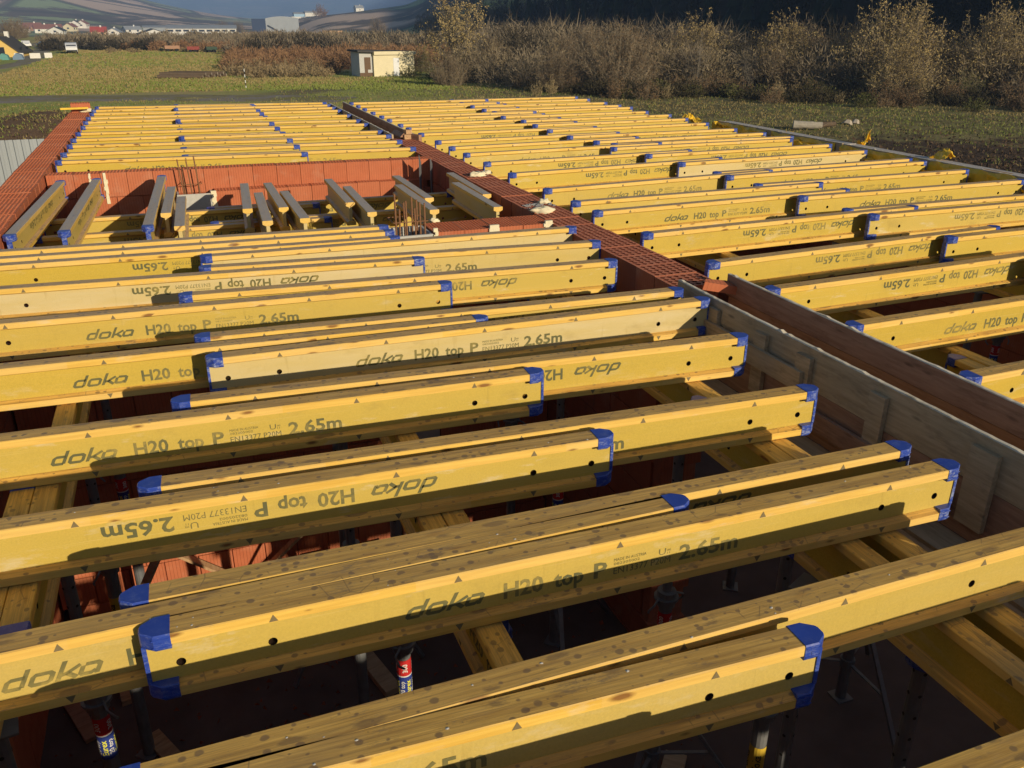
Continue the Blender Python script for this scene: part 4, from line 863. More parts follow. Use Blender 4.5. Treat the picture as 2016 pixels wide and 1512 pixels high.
#            seed H   W  stems twigs
proto('dome', 1, 6.0, 8.4, 190, 16, None, 1, .055, tw=.022)
proto('dome2', 2, 5.2, 6.6, 150, 16, None, 1, .05, tw=.020, leafm=M_LBRN)
proto('gold', 3, 7.0, 9.5, 185, 16, None, 2, .075, tw=.022, leafm=M_LGOLD)
proto('gold2', 4, 6.0, 7.0, 150, 16, None, 2, .07, tw=.02, leafm=M_LGOLD)
proto('greenish', 5, 4.6, 5.6, 80, 14, None, 2, .065, tw=.018, leafm=M_LGRN)
proto('birch', 6, 9.5, 6.5, 34, 26, None, 2, .10, tw=.02, leafm=M_LGOLD, twm=M_BARK, single=True, lowfrac=.35)
proto('sapling', 7, 6.5, 3.4, 16, 20, None, 0, .05, tw=.018, twm=M_BARK, single=True, lowfrac=.3)
proto('low', 8, 1.7, 2.8, 55, 9, None, 1, .05, tw=.014, leafm=M_LBRN)
proto('lowgreen', 9, 1.3, 2.6, 50, 8, None, 2, .05, tw=.012, leafm=M_LGRN)
proto('reed', 10, 1.6, 1.5, 46, 4, None, 0, .05, tw=.02, twm=M_REED)
proto('rust', 11, 2.4, 3.4, 70, 10, None, 1, .06, tw=.022, twm=M_RUSTB, leafm=M_RUSTB)
def plant(key, x, y, s, name, label, cat, group=None, rz=None, sz=None):
    r = empty(name, (x, y, ground(x, y)-.05), random.uniform(0, 6.28) if rz is None else rz, label, cat, group); r.scale = (s, s, s if sz is None else sz)
    b, f = PROT[key]; ob('branches', b, r)
    if len(f.polygons): ob('foliage', f, r)
    return r
GS = 'bare autumn shrubs beyond the building'
PL = [('birch', 30.5, 97, 1.12, 'autumn_tree', 'slender tree with sparse yellow leaves left of the big brown bush', 'tree'),
 ('dome', 25.5, 84, .55, 'bare_shrub', 'brown bush at the foot of the sparse yellow tree', 'shrub'), ('dome2', 33, 92, .9, 'bare_shrub', 'dark bush between the yellow tree and the wide brown thicket', 'shrub'),
 ('dome2', 38.5, 86, .95, 'bare_shrub', 'brown thicket just left of the big rounded bush', 'shrub'), ('dome', 37.5, 71.5, 1.02, 'bare_shrub', 'big rounded grey-brown bush in the centre right background', 'shrub'),
 ('dome2', 32.3, 73, .72, 'bare_shrub', 'lower left shoulder bush of the big rounded one', 'shrub'), ('sapling', 44.5, 70, .85, 'bare_sapling', 'thin pale leafless sapling right of the big rounded bush', 'sapling'),
 ('sapling', 48, 68, .75, 'bare_sapling', 'second thin pale sapling right of the big rounded bush', 'sapling'), ('dome2', 47.5, 75, .8, 'bare_shrub', 'dark low thicket behind the two pale saplings', 'shrub'),
 ('dome2', 52, 69, .85, 'bare_shrub', 'brown thicket right of the two pale saplings', 'shrub'), ('gold2', 55.5, 72, 1.15, 'golden_shrub', 'golden-tipped bush left of the tallest golden bush', 'shrub'),
 ('gold', 60.5, 64, 1.18, 'golden_shrub', 'tallest golden-tipped willow bush at the right', 'shrub'), ('gold2', 57, 59, .85, 'golden_shrub', 'front golden bush with a pale stem below the tallest one', 'shrub'),
 ('gold', 69, 60, 1.12, 'golden_shrub', 'golden bush at the right edge of the photo', 'shrub'), ('gold2', 75, 66, 1.0, 'golden_shrub', 'golden bush behind the one at the right edge', 'shrub'),
 ('dome2', 74, 50, .9, 'bare_shrub', 'brown bush just past the right edge of the photo', 'shrub'), ('dome2', 64, 52, .55, 'bare_shrub', 'low dark bush under the right edge golden bush', 'shrub'),
 ('greenish', 49, 60, .45, 'green_shrub', 'small dull green bush between the saplings and the golden bushes', 'shrub'), ('dome', 44, 92, 1.0, 'bare_shrub', 'tall thicket far behind the big rounded bush', 'shrub'), ('dome2', 53, 88, 1.1, 'bare_shrub', 'tall thicket far behind the two pale saplings', 'shrub'), ('dome', 64, 82, 1.1, 'bare_shrub', 'tall thicket far behind the golden-tipped bushes', 'shrub'), ('dome2', 78, 78, 1.1, 'bare_shrub', 'tall thicket far behind the right edge golden bush', 'shrub'),
 ('gold2', 50.5, 79, 1.15, 'golden_shrub', 'straw-tipped bush behind the thicket right of the saplings', 'shrub'), ('gold2', 65, 66, 1.2, 'golden_shrub', 'golden bush filling the gap between the tallest and the right edge one', 'shrub'), ('dome', 59, 68, .9, 'bare_shrub', 'brown filler bush behind the tallest golden one', 'shrub'), ('dome', 42, 79, 1.0, 'bare_shrub', 'brown bush behind the right flank of the big rounded one', 'shrub'), ('dome2', 70, 54, .8, 'bare_shrub', 'brown bush in front of the right edge golden bush', 'shrub'), ('greenish', 62, 56.5, .6, 'green_shrub', 'dull green bush at the foot of the tallest golden one', 'shrub'), ('dome2', 45, 82, 1.0, 'bare_shrub', 'thicket behind the first pale sapling', 'shrub'),
 ('greenish', 29, 108, .8, 'green_shrub', 'dull green bush behind the cream cabin', 'shrub'), ('rust', 25.8, 107.5, .9, 'rusty_shrub', 'rust-red bush touching the right side of the cream cabin', 'shrub'), ('rust', 18.3, 108, .95, 'rusty_shrub', 'rust-red bush left of the cream cabin', 'shrub'),
 ('lowgreen', 25.3, 98.5, 1.15, 'green_mound', 'dark green low bush in front of the cream cabin', 'shrub'), ('lowgreen', 27.8, 97, 1.0, 'green_mound', 'dark green low bush right of the cabin front', 'shrub')]
for k, x, y, s, nm, lb, ct in PL: plant(k, x, y, s, nm, lb, ct, GS)
LG = 'low weeds and shrubs at the thicket edge'
rnd = random.Random(5)
spots = []
for i in range(70):
    t = rnd.random(); x = 30+42*t+rnd.uniform(-2, 2); y = 74-30*t+rnd.uniform(-7, 6)
    spots.append((x, y))
cnt = {}
spots.sort(key=lambda q: math.atan2(q[0], q[1]))
for i, (x, y) in enumerate(spots):
    k = rnd.choice(['low', 'low', 'lowgreen', 'reed', 'low']); nm = {'low': 'low_brush', 'lowgreen': 'weed_clump', 'reed': 'reed_clump'}[k]
    d = {'low': 'low brown brush', 'lowgreen': 'low green weeds', 'reed': 'dry straw-coloured reeds'}[k]; n = min(range(len(PL)), key=lambda q: hypot(PL[q][1]-x, PL[q][2]-y)); w = PL[n][5]; kk = (k, n); cnt[kk] = cnt.get(kk, 0)+1
    side = 'left of' if x < PL[n][1] else 'right of'; far_ = 'behind' if y > PL[n][2]+2 else 'in front'; c_ = cnt[kk]
    lab = '%s, %s and %s the %s%s' % (d, far_, side, ' '.join(w.split()[:7]), '' if c_ == 1 else (', another' if c_ == 2 else ', clump %s' % ORD[min(c_-1, 20)]))
    plant(k, x, y, rnd.uniform(.7, 1.25), nm, ' '.join(lab.split()[:16]), 'undergrowth', d+' at the thicket foot')
# far belts of brush that read as masses
def brush_mass(name, label, mat, spots, tri=90, seed=1, l0=.14, l1=.36):
    r = random.Random(seed); mb = MB()
    for (x, y, h, w) in spots:
        z = ground(x, y)-.1; px = hypot(x, y)/1678*.9
        for k in range(tri):
            an = r.uniform(0, 6.28); u = r.random()**.5; el = r.random(); b = Vector((x+cos(an)*u*w*.35, y+sin(an)*u*w*.35, z+h*(el*.78)*(1-u*u*.6)))
            d = Vector((cos(an)*u*.8, sin(an)*u*.8, r.uniform(.3, 1.0)))+rv(r, .7); d.normalize(); e = b+d*h*r.uniform(l0, l1); ww = d.cross(rv(r)).normalized()*px*r.uniform(.5, 1.1)
            mb.add([b-ww, b+ww, e], [(0, 1, 2)])
    tag(ob(name, mb.mesh(name, mat, fix=False)), label, 'brushwood', kind='stuff')
def azp(a, r): return r*sin(radians(a)), r*cos(radians(a))
r = random.Random(3)
def belt(a0, a1, r0, r1, n, h0, h1, skew=0):
    out = []
    for i in range(n):
        a_ = r.uniform(a0, a1); t = (a_-a0)/(a1-a0); rr = (r0+(r1-r0)*r.random())*(1+skew*t); h = r.uniform(h0, h1); out.append((*azp(a_, rr), h, h*r.uniform(1.1, 1.9)))
    return out
brush_mass('distant_brush', 'belt of grey-brown leafless thickets across the middle distance', M_TWIG, belt(-6.2, 9, 205, 290, 300, 2.2, 3.5)+belt(4, 22, 165, 240, 330, 2.6, 4.6)+belt(19, 34, 115, 180, 260, 4, 7.5), 170, 1)
brush_mass('dark_distant_brush', 'darker patches of thicket in the middle distance belt', veg_mat('dark_twigs', (.04, .036, .026), (.09, .072, .045)), belt(-6.2, 0, 195, 230, 50, 2.2, 3.2)+belt(5, 20, 165, 200, 110, 3, 4.6)+belt(20, 50, 100, 140, 200, 4, 8), 170, 2)
brush_mass('rusty_distant_brush', 'rust-brown scrub in front of the grey thicket belt', M_RUSTB, belt(-2.5, 5, 192, 225, 90, 1.5, 2.4)+belt(3.5, 10.5, 112, 190, 190, 1.4, 2.6)+belt(10, 18, 118, 160, 110, 2, 3.4), 150, 3)
brush_mass('tan_distant_brush', 'tan reeds and low scrub in front of the rusty brush', veg_mat('tan_scrub', (.26, .19, .10), (.38, .29, .16)), belt(3.6, 9.6, 103, 125, 150, .9, 1.8)+belt(-3, 4, 180, 205, 40, .6, 1.2), 110, 4)
brush_mass('hillside_scrub', 'leafless scrub covering the sunlit hillside beyond the thickets', veg_mat('hillside_scrub', (.11, .085, .05), (.21, .16, .09)), belt(15, 36, 330, 700, 460, 4, 7)+belt(16, 24, 240, 420, 260, 4, 7), 90, 5)
th = []
for i in range(150):
    t = r.random(); th.append((30+48*t+r.uniform(-2, 3), 84-32*t+r.uniform(-4, 9), r.uniform(3.2, 5.6)*(1+.15*t), r.uniform(5, 8)))
brush_mass('near_thicket', 'tangled grey-brown thicket filling the gaps between the bushes at right', M_TWIG, th[:90], 900, 7, .05, .17)
brush_mass('tan_near_thicket', 'straw-tipped tangle among the bushes at right', veg_mat('straw_twigs', (.20, .155, .09), (.33, .265, .155)), th[90:], 800, 8, .04, .13)
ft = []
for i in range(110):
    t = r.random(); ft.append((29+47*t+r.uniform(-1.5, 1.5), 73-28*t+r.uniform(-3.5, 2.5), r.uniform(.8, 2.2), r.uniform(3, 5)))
brush_mass('shade_undergrowth', 'low undergrowth along the foot of the bushes at right, coloured dark for shade', veg_mat('shade_toned_stems', (.035, .032, .018), (.085, .07, .04)), ft, 330, 12, .10, .30)  # darkened stems stand in for shade under the bushes
# dark wooded slope: individual crowns merge into one mass
def forest(name, label, mat, spots, seed, cone):
    r = random.Random(seed); mb = MB()
    for (x, y, h) in spots:
        z = ground(x, y)-.5
        if cone:
            for t in range(5):
                zb = z+h*(.12+.17*t); R = h*.20*(1-t*.17); n = 7; ph = r.uniform(0, 6)
                mb.add([(x+cos(ph+6.283*i/n)*R*r.uniform(.7, 1.2), y+sin(ph+6.283*i/n)*R*r.uniform(.7, 1.2), zb-r.uniform(0, h*.04)) for i in range(n)]+[(x, y, zb+h*.26)], [(i, (i+1) % n, n) for i in range(n)])
        else:
            mb.tube((x, y, z), (x+r.uniform(-.5, .5), y, z+h*.9), h*.012, h*.004, 4, cap=False)
            for k in range(44):
                b = Vector((x+r.uniform(-.5, .5), y+r.uniform(-.5, .5), z+h*r.uniform(.25, .8))); d = Vector((r.uniform(-.8, .8), r.uniform(-.8, .8), r.uniform(.4, 1))).normalized(); w = d.cross(rv(r)).normalized()*.09
                mb.add([b-w, b+w, b+d*h*r.uniform(.12, .32)], [(0, 1, 2)])
    tag(ob(name, mb.mesh(name, mat, fix=False)), label, 'forest', kind='stuff')
sp = []; sp2 = []
for i in range(1500):
    y = r.uniform(25, 290); x = r.uniform(94, 190)
    (sp if r.random() < .35 else sp2).append((x, y, r.uniform(7, 14)))
forest('slope_conifers', 'dark conifers on the shaded slope at the upper right', M_DRK, sp, 8, True)
forest('slope_trees', 'bare dark trunks and branches on the shaded slope at the upper right', veg_mat('dark_bare_wood', (.03, .024, .016), (.06, .048, .032)), sp2, 9, False)
# grass tufts
r = random.Random(21); mb = MB(); gm = MB(); sm = MB()
for i in range(46000):
    a_ = r.uniform(-12, 56); rr = 24+r.random()**1.25*90; x, y = azp(a_, rr)
    if -2 < x < 8.3 and y < 18: continue
    dd = ((x-33)/17)**2+((y-27)/12)**2
    tgt = gm if noise.noise(Vector((x*.06, y*.06, 3)))+r.uniform(-.35, .35) > 0 else sm
    if dd < 1.1 and r.random() > .18: continue
    if (74 < y < 83 and x < 8) : continue
    if abs(y-68-x*1.05) < 5 and r.random() < .7: continue
    z = ground(x, y)-.02; h = r.uniform(.05, .17)*(1+rr/160)
    for k in range(3):
        b = Vector((x+r.uniform(-.18, .18), y+r.uniform(-.18, .18), z)); e = b+Vector((r.uniform(-.12, .12), r.uniform(-.12, .12), h*r.uniform(.5, 1))); w = Vector((r.uniform(-1, 1), r.uniform(-1, 1), 0)).normalized()*(.018+rr*.00028)
        tgt.add([b-w, b+w, e], [(0, 1, 2)])
for i in range(24000):
    a_ = r.uniform(-11, 17); rr = 82+r.random()**1.1*115; x, y = azp(a_, rr)
    if a_ > 3.6 and rr > 102: continue
    if a_ < -5.3 and rr > 115 and abs(x+20.5) < 3: continue
    tgt = gm if noise.noise(Vector((x*.045, y*.03, 3)))+r.uniform(-.3, .3) > 0 else sm; z = ground(x, y)-.03
    for k in range(2):
        b = Vector((x+r.uniform(-.3, .3), y+r.uniform(-.3, .3), z)); e = b+Vector((r.uniform(-.2, .2), r.uniform(-.2, .2), r.uniform(.12, .26))); w = Vector((1, r.uniform(-.5, .5), 0)).normalized()*(.05+rr*.0005)
        tgt.add([b-w, b+w, e], [(0, 1, 2)])
tag(ob('green_grass', gm.mesh('green_grass', veg_mat('green_grass', (.15, .19, .04), (.25, .27, .075)), fix=False)), 'short green grass on the meadow around the building', 'grass', kind='stuff')
tag(ob('dry_grass', sm.mesh('dry_grass', veg_mat('dry_grass', (.24, .19, .075), (.36, .28, .12)), fix=False)), 'dry straw-coloured grass on the meadow around the building', 'grass', kind='stuff')
# clods of churned soil
mb = MB()
for i in range(9000):
    x, y = 33+r.gauss(0, 8.5), 27+r.gauss(0, 6.5)
    if x < 12: continue
    if r.random() < .12: x, y = -6.5+r.gauss(0, 4), 50+r.gauss(0, 7)
    z = ground(x, y); s = r.uniform(.03, .13); P = [Vector((x, y, z))+rv(r, s) for _ in range(3)]+[Vector((x, y, z+s*r.uniform(.6, 1.3)))]
    mb.add(P, [(0, 1, 3), (1, 2, 3), (2, 0, 3)])
tag(ob('soil_clods', mb.mesh('soil_clods', plain('dark_soil', (.10, .068, .045), .95, .1, .5, 2), fix=False)), 'dark crumbly soil clods on the churned ground', 'soil', kind='stuff')

# ------------------------------------------------------------ things standing in the field
M_CREAM = plain('cream_plaster', (.74, .66, .44), .9, .15, .12, 1.5); M_WALLW = plain('white_plaster', (.72, .70, .64), .9, .15, .12, .8)
M_ROOFD = plain('dark_roofing', (.07, .065, .06), .8, .2, .2, 2); M_ROOFR = plain('red_tiles', (.42, .07, .045), .8, .2, .2, 2); M_ROOFM = plain('dull_brown_red_tiles', (.27, .12, .085), .85, .2, .2, 2); M_ROOFG = plain('grey_sheet_roof', (.30, .32, .34), .6, .3, .15, .5)
M_BRN = plain('brown_paint', (.14, .085, .05), .7, .25, .2, 5); M_WIN = plain('dark_glass', (.03, .035, .045), .15, .5, .1); M_CORR = plain('corrugated_grey_metal', (.33, .355, .37), .6, .25, .12, .6)
M_WPAINT = plain('white_vehicle_paint', (.74, .75, .76), .3, .5, .04); M_TYRE = plain('tyre_rubber', (.025, .025, .025), .9, .1, .1); M_ORNG = plain('orange_paint', (.36, .20, .12), .6, .3, .2); M_REDP = plain('red_machine_paint', (.30, .07, .055), .5, .35, .2)
M_CARB = plain('black_car_paint', (.03, .032, .035), .25, .5, .1); M_CARG = plain('green_yellow_paint', (.38, .48, .08), .4, .4, .1); M_CARU = plain('blue_grey_paint', (.10, .14, .22), .35, .45, .1)
M_LOG = plain('weathered_log_wood', (.42, .36, .28), .9, .15, .3, 4); M_LOGE = plain('dark_log_bark', (.13, .095, .065), .9, .1, .3, 4)
# cream cabin
t = empty('cabin', (21.9, 101.2, ground(22.5, 103)), radians(3), 'small cream cabin with dark flat roof standing in the field', 'cabin')
def bx(name, a, b, m, par): return ob(name, MB().box(a, b).mesh(name, m), par)
bx('wall', (0, 0, -.3), (4.9, 3.2, 2.55), M_CREAM, t)
ob('roof', MB().add([(-1.9, -.25, 2.62), (5.05, -.25, 2.42), (5.05, 3.4, 2.42), (-1.9, 3.4, 2.62), (-1.9, -.25, 2.82), (5.05, -.25, 2.62), (5.05, 3.4, 2.62), (-1.9, 3.4, 2.82)], [(0, 3, 2, 1), (4, 5, 6, 7), (0, 1, 5, 4), (1, 2, 6, 5), (2, 3, 7, 6), (3, 0, 4, 7)]).mesh('roof', M_ROOFD), t)
bx('fascia', (-.003, -.262, 2.30), (5.06, -.253, 2.66), M_CREAM, t)
bx('door', (2.35, -.03, .0), (3.05, -.002, 1.95), M_WPAINT, t)
bx('side_wall', (-1.55, .35, -.3), (-.002, 3.2, 2.6), plain('whitewashed_wall', (.50, .50, .48)), t); bx('plinth', (-1.56, .33, -.3), (-.01, .345, .42), M_BRN, t)
w = bx('window', (-.95, .32, .75), (-.25, .348, 2.05), M_BRN, t); bx('door', (-.98, .318, .0), (-.60, .346, 2.05), M_BRN, t)
t.rotation_euler = (0, 0, radians(8))
# ranging pole
t = empty('survey_pole', (6.5, 84.5, ground(6.5, 84.5)), 0, 'black and white striped surveying pole standing in the grass', 'survey pole')
for k in range(8): ob('band', MB().tube((0, 0, k*.24), (0, 0, k*.24+.238), .035, n=8).mesh('band', (M_WHT, M_BLK)[k % 2]), t)
# log pile
lg = MB
def log(parent, p, q, R, rough=1):
    mb = MB().tube(p, q, R, R*.85, 9, 0, False); p = Vector(p); q = Vector(q)
    d = (q-p).normalized(); n = 9
    for c, rr in ((p, R), (q, R*.85)):
        a_ = d.orthogonal().normalized(); b_ = d.cross(a_); vs = [c]+[c+(a_*cos(6.283*i/n)+b_*sin(6.283*i/n))*rr for i in range(n)]
        mb.add(vs, [(0, 1+i, 1+(i+1) % n) for i in range(n)], 1)
    return ob('log', mb.mesh('log', M_LOGE, M_LOG), parent)
t = empty('log_pile', (2.2, 105, ground(2, 105)), 0, 'low pile of dark logs lying in the middle of the meadow', 'log pile')
for i in range(9): log(t, (-3.2+i*.25, .35*i-1, .2+.25*(i % 2)), (1.4+i*.32, .3*i-2.1, .2+.22*(i % 2)), .20)
# whitish log at right
t = empty('pale_log', (34.9, 42.6, ground(35, 42.5)+.28), radians(-31), 'whitish weathered log lying on the ground at the right', 'log'); t.scale = (.82, .85, .85)
mb = MB(); n = 12; K = 8
for k in range(K+1):
    x = -1.0+2.0*k/K; 
    for i in range(n): rr = .27*(1-.02*k)*random.uniform(.93, 1.07); mb.v.append((x, cos(6.283*i/n)*rr, sin(6.283*i/n)*rr))
mb.f = [(k*n+i, k*n+(i+1) % n, (k+1)*n+(i+1) % n, (k+1)*n+i) for k in range(K) for i in range(n)]+[tuple(range(n))[::-1], tuple(range(K*n, K*n+n))]; mb.m = [0]*len(mb.f)
ob('trunk', mb.mesh('trunk', plain('bleached_wood', (.40, .36, .29), .9, .15, .3, 5)), t); log(t, (1.0, .3, -.1), (1.5, .9, .02), .09)
t2 = empty('dark_log', (36.9, 43.3, ground(36.9, 43.3)+.15), radians(-10), 'short dark log right behind the whitish one', 'log'); log(t2, (-.6, 0, 0), (.6, .1, .05), .16)
for i, (x, y, s) in enumerate(((39.2, 44.2, .4), (40.2, 44.6, .3))):
    tag(ob('stone', MB().tube((0, 0, -.1), (s*.5, .1, .18), s, s*.55, 7).mesh('stone', M_LOG), None, (x, y, ground(x, y))), ('left', 'right')[i]+' pale stone lying behind the whitish log', 'stone')
# vehicles
def vehicle(name, label, cat, x, y, rz, L, Wd, H, paint, kind='car'):
    t = empty(name, (x, y, ground(x, y)), rz, label, cat)
    if kind == 'van': prof = [(0, .35), (L, .35), (L, 1.05), (L-.35, 1.25), (L-1.2, H-.1), (L-1.6, H), (.1, H), (0, H-.15)]
    else: prof = [(0, .3), (L, .3), (L, .75), (L-1.1, .92), (L-1.75, H), (.9, H), (.25, .95), (0, .85)]
    ob('body', MB().prism(prof, -Wd/2, Wd/2, 1).mesh('body', paint), t)
    if kind == 'van':
        ob('windscreen', MB().add([(L-.33, -Wd/2+.12, 1.30), (L-.33, Wd/2-.12, 1.30), (L-1.13, Wd/2-.2, H-.22), (L-1.13, -Wd/2+.2, H-.22)], [(0, 1, 2, 3)]).mesh('windscreen', M_WIN), t).location = (.03, 0, .02)
        ob('bumper', MB().box((L+.001, -Wd/2+.05, .36), (L+.08, Wd/2-.05, .62)).mesh('bumper', M_TYRE), t)
    else:
        for s in (-1, 1): ob('side_window', MB().prism([(L-1.65, H-.06), (L-1.2, .95), (.5, .97), (.95, H-.06)], s*Wd/2, s*(Wd/2+.01), 1).mesh('side_window', M_WIN), t)
    for s in (-1, 1):
        ob('headlight', MB().box((L+.001, s*(Wd/2-.3)-.12, .7), (L+.03, s*(Wd/2-.3)+.12, .9)).mesh('headlight', M_WHT), t)
        ob('wing_mirror', MB().box((L-1.1, s*(Wd/2+.12)-.1, 1.0 if kind == 'car' else 1.35), (L-.95, s*(Wd/2+.12)+.1, 1.15 if kind == 'car' else 1.7)).mesh('wing_mirror', M_BLK), t)
        for q in (.8, L-.85): ob('wheel', MB().tube((q, s*(Wd/2-.18), .33), (q, s*(Wd/2+.02), .33), .33, n=14).mesh('wheel', M_TYRE), t)
    return t
vehicle('parked_van', 'white van facing the viewer on the far meadow', 'van', -15.6, 184, radians(-85), 5.0, 1.85, 1.75, M_WPAINT, 'van')
vehicle('parked_car', 'small black car parked left beyond the white van', 'car', -24.5, 213, radians(15), 4.0, 1.7, 1.4, M_CARB)
vehicle('parked_car', 'yellow-green car beside the far track', 'car', -31, 228, radians(-60), 4.0, 1.8, 1.5, M_CARG); vehicle('parked_car', 'white car beside the yellow-green one', 'car', -29, 231, radians(-75), 4.0, 1.7, 1.35, M_WPAINT)
vehicle('parked_van', 'blue-grey van at the far left end of the track', 'van', -33.5, 216, radians(-85), 4.6, 1.9, 1.9, M_CARU, 'van')
def trailer(x, y, rz, L, c, lb):
    t = empty('farm_trailer', (x, y, ground(x, y)), rz, lb, 'farm trailer'); t.scale = (.75, .75, .62)
    ob('bed', MB().box((0, -1, .8), (L, 1, 1.0)).box((0, -1, 1.003), (L, -.92, 1.7)).box((0, .92, 1.003), (L, 1, 1.7)).box((0, -.917, 1.003), (.08, .917, 1.7)).mesh('bed', c), t)
    ob('drawbar', MB().bar((L, 0, .8), (L+1.4, 0, .5), .12, .1).mesh('drawbar', M_TYRE), t)
    for s in (-1, 1):
        for q in (.7, L-.7): ob('wheel', MB().tube((q, s*.75, .45), (q, s*1.0, .45), .45, n=12).mesh('wheel', M_TYRE), t)
trailer(.2, 187, radians(5), 3.6, M_ORNG, 'rusty orange farm trailer parked before the brown thickets'); trailer(4.3, 182, radians(-12), 2.6, M_REDP, 'red farm trailer between the orange and the dark one'); trailer(7.4, 180, radians(8), 2.6, plain('dark_green_paint', (.04, .07, .045)), 'dark green trailer right of the red one')
for i, (x, y, L) in enumerate(((-22.2, 163, 1.3), (-19.9, 162, 1.5), (-17.9, 163, 1.1))):
    tag(ob('concrete_barrier', MB().prism([(0, 0), (.7, 0), (.6, .8), (.1, .8)], 0, L, 0).mesh('concrete_barrier', M_WALLW), None, (x, y, ground(x, y)), (0, 0, .06*i)), ('left pale concrete block beside the farm track', 'middle pale concrete block beside the farm track', 'right low pale block nearest the white van')[i], 'concrete block')
# corrugated site fence
t = empty('site_fence', (-14, 28, -4.75), 0, 'grey corrugated metal hoarding beside the left outer wall', 'fence')
for k in range(14):
    mb = MB(); x0 = k*.80; prof = []
    for q in range(4):
        b = x0+q*.2; prof += [(b, 0), (b+.09, 0), (b+.12, .04), (b+.17, .04)]
    prof.append((x0+.8, 0)); n = len(prof); H = 3.0
    mb.add([(a_, -b_, 0) for a_, b_ in prof]+[(a_, -b_, H) for a_, b_ in prof], [(i, i+1, n+i+1, n+i) for i in range(n-1)])
    ob('sheet', mb.mesh('sheet', M_CORR, fix=False), t)
for k in range(5): ob('post', MB().box((k*2.7, .05, -.2), (k*2.7+.08, .13, 3.02)).mesh('post', M_GALV), t)
# house at the far left
def house(name, label, x, y, rz, L, Wd, H, rh, wm, rm, wins=3, ch=True, z=None):
    t = empty(name, (x, y, ground(x, y) if z is None else z), rz, label, 'house')
    ob('wall', MB().prism([(-Wd/2, -1), (Wd/2, -1), (Wd/2, H), (0, H+rh-.15), (-Wd/2, H)], 0, L, 0).mesh('wall', wm), t)
    o = Wd/2+.35; s = rh/(Wd/2)
    for sg in (-1, 1):
        ob('roof', MB().add([(-.3, 0, H+rh), (L+.3, 0, H+rh), (L+.3, sg*o, H-.35*s), (-.3, sg*o, H-.35*s), (-.3, 0, H+rh+.2), (L+.3, 0, H+rh+.2), (L+.3, sg*o, H-.35*s+.2), (-.3, sg*o, H-.35*s+.2)], [(0, 1, 2, 3), (4, 7, 6, 5), (0, 4, 5, 1), (1, 5, 6, 2), (2, 6, 7, 3), (3, 7, 4, 0)]).mesh('roof', rm), t)
    if ch: ob('chimney', MB().box((L*.6, -.3, H+rh*.6), (L*.6+.6, .3, H+rh+.9)).mesh('chimney', M_WALLW), t)
    for i in range(wins):
        xx = L*(i+.5)/wins-.45; ob('window', MB().box((xx, -Wd/2-.04, H*.4), (xx+.9, -Wd/2-.003, H*.4+1.2)).mesh('window', M_WIN), t)
    ob('window', MB().box((-.04, -.5, H*.5), (-.003, .5, H*.5+1.1)).mesh('window', M_WIN), t)
    return t
house('house', 'yellow house with steep dark brown roof at the far left edge', -24.6, 168, radians(84), 8, 5.0, .8, 2.1, plain('yellow_plaster', (.72, .50, .16), .9, .1, .1), M_ROOFD, 2)
for i, (x, y, m, lb) in enumerate(((-23.8, 158, plain('turquoise_sheet', (.12, .30, .27)), 'turquoise sheeting stacked before the yellow house'), (-21.9, 158.5, plain('blue_sheet', (.16, .24, .34)), 'blue-grey tarpaulin heap before the yellow house'))):
    tag(ob('tarpaulin_heap', MB().prism([(0, 0), (1.5, 0), (1.3, .7), (.6, .95), (.1, .5)], 0, 1.6, 1).mesh('tarpaulin_heap', m), None, (x, y, ground(x, y))), lb, 'tarpaulin')
def at(px, r):   # azimuth of an image column near the horizon
    a_ = 20.94+math.degrees(math.atan((px-1008)/1678*.93)); return azp(a_, r)
def big(t, sx=1.75, sz=1.3): t.scale = (sx, sx, sz); return t
# factory, sheds, hangar and village
def block(name, label, cat, x, y, rz, L, Wd, H, rh, wm, rm, nw=0, z=None):
    t = empty(name, (x, y, ground(x, y) if z is None else z), rz, label, cat)
    ob('wall', MB().prism([(-Wd/2, -1), (Wd/2, -1), (Wd/2, H), (0, H+rh-.1), (-Wd/2, H)], 0, L, 0).mesh('wall', wm), t); o = Wd/2+.4
    for sg in (-1, 1): ob('roof', MB().add([(-.3, 0, H+rh), (L+.3, 0, H+rh), (L+.3, sg*o, H-.1), (-.3, sg*o, H-.1), (-.3, 0, H+rh+.25), (L+.3, 0, H+rh+.25), (L+.3, sg*o, H+.15), (-.3, sg*o, H+.15)], [(0, 1, 2, 3), (4, 7, 6, 5), (0, 4, 5, 1), (1, 5, 6, 2), (2, 6, 7, 3), (3, 7, 4, 0)]).mesh('roof', rm), t)
    for i in range(nw): xx = L*(i+.5)/nw; ob('window', MB().box((xx-L/nw*.36, -Wd/2-.05, H*.62), (xx+L/nw*.36, -Wd/2-.003, H*.85)).mesh('window', M_WIN), t)
    return t
x, y = at(331, 655); big(block('factory_hall', 'long white factory hall with a row of dark windows', 'factory', x, y, radians(-4), 25, 11, 3.9, 1.4, M_WALLW, M_ROOFG, 9), 1.75, 1.3)
x, y = at(275, 640); big(block('factory_shed', 'white gabled shed left of the long white factory hall', 'shed', x+9, y, radians(94), 16, 10.5, 1.3, 2.3, M_WALLW, M_ROOFD, 0), 1.75, 1.3)
x, y = at(385, 625); t = big(block('open_shed', 'dark open-fronted gabled shed before the factory hall', 'shed', x, y, radians(92), 6, 6.6, 1.3, 1.5, M_BLK, M_ROOFG, 0), 1.75, 1.3)
x, y = at(284, 690); big(block('factory_hall', 'grey-roofed low hall behind the white gabled shed', 'factory', x, y, radians(0), 11, 9, 4.5, .8, M_CORR, M_ROOFG, 0), 1.75, 1.2)
x, y = at(505, 800); t = empty('hangar', (x, y, ground(x, y)), radians(-6), 'big grey curved-roof metal hangar with a dark blue end', 'hangar')
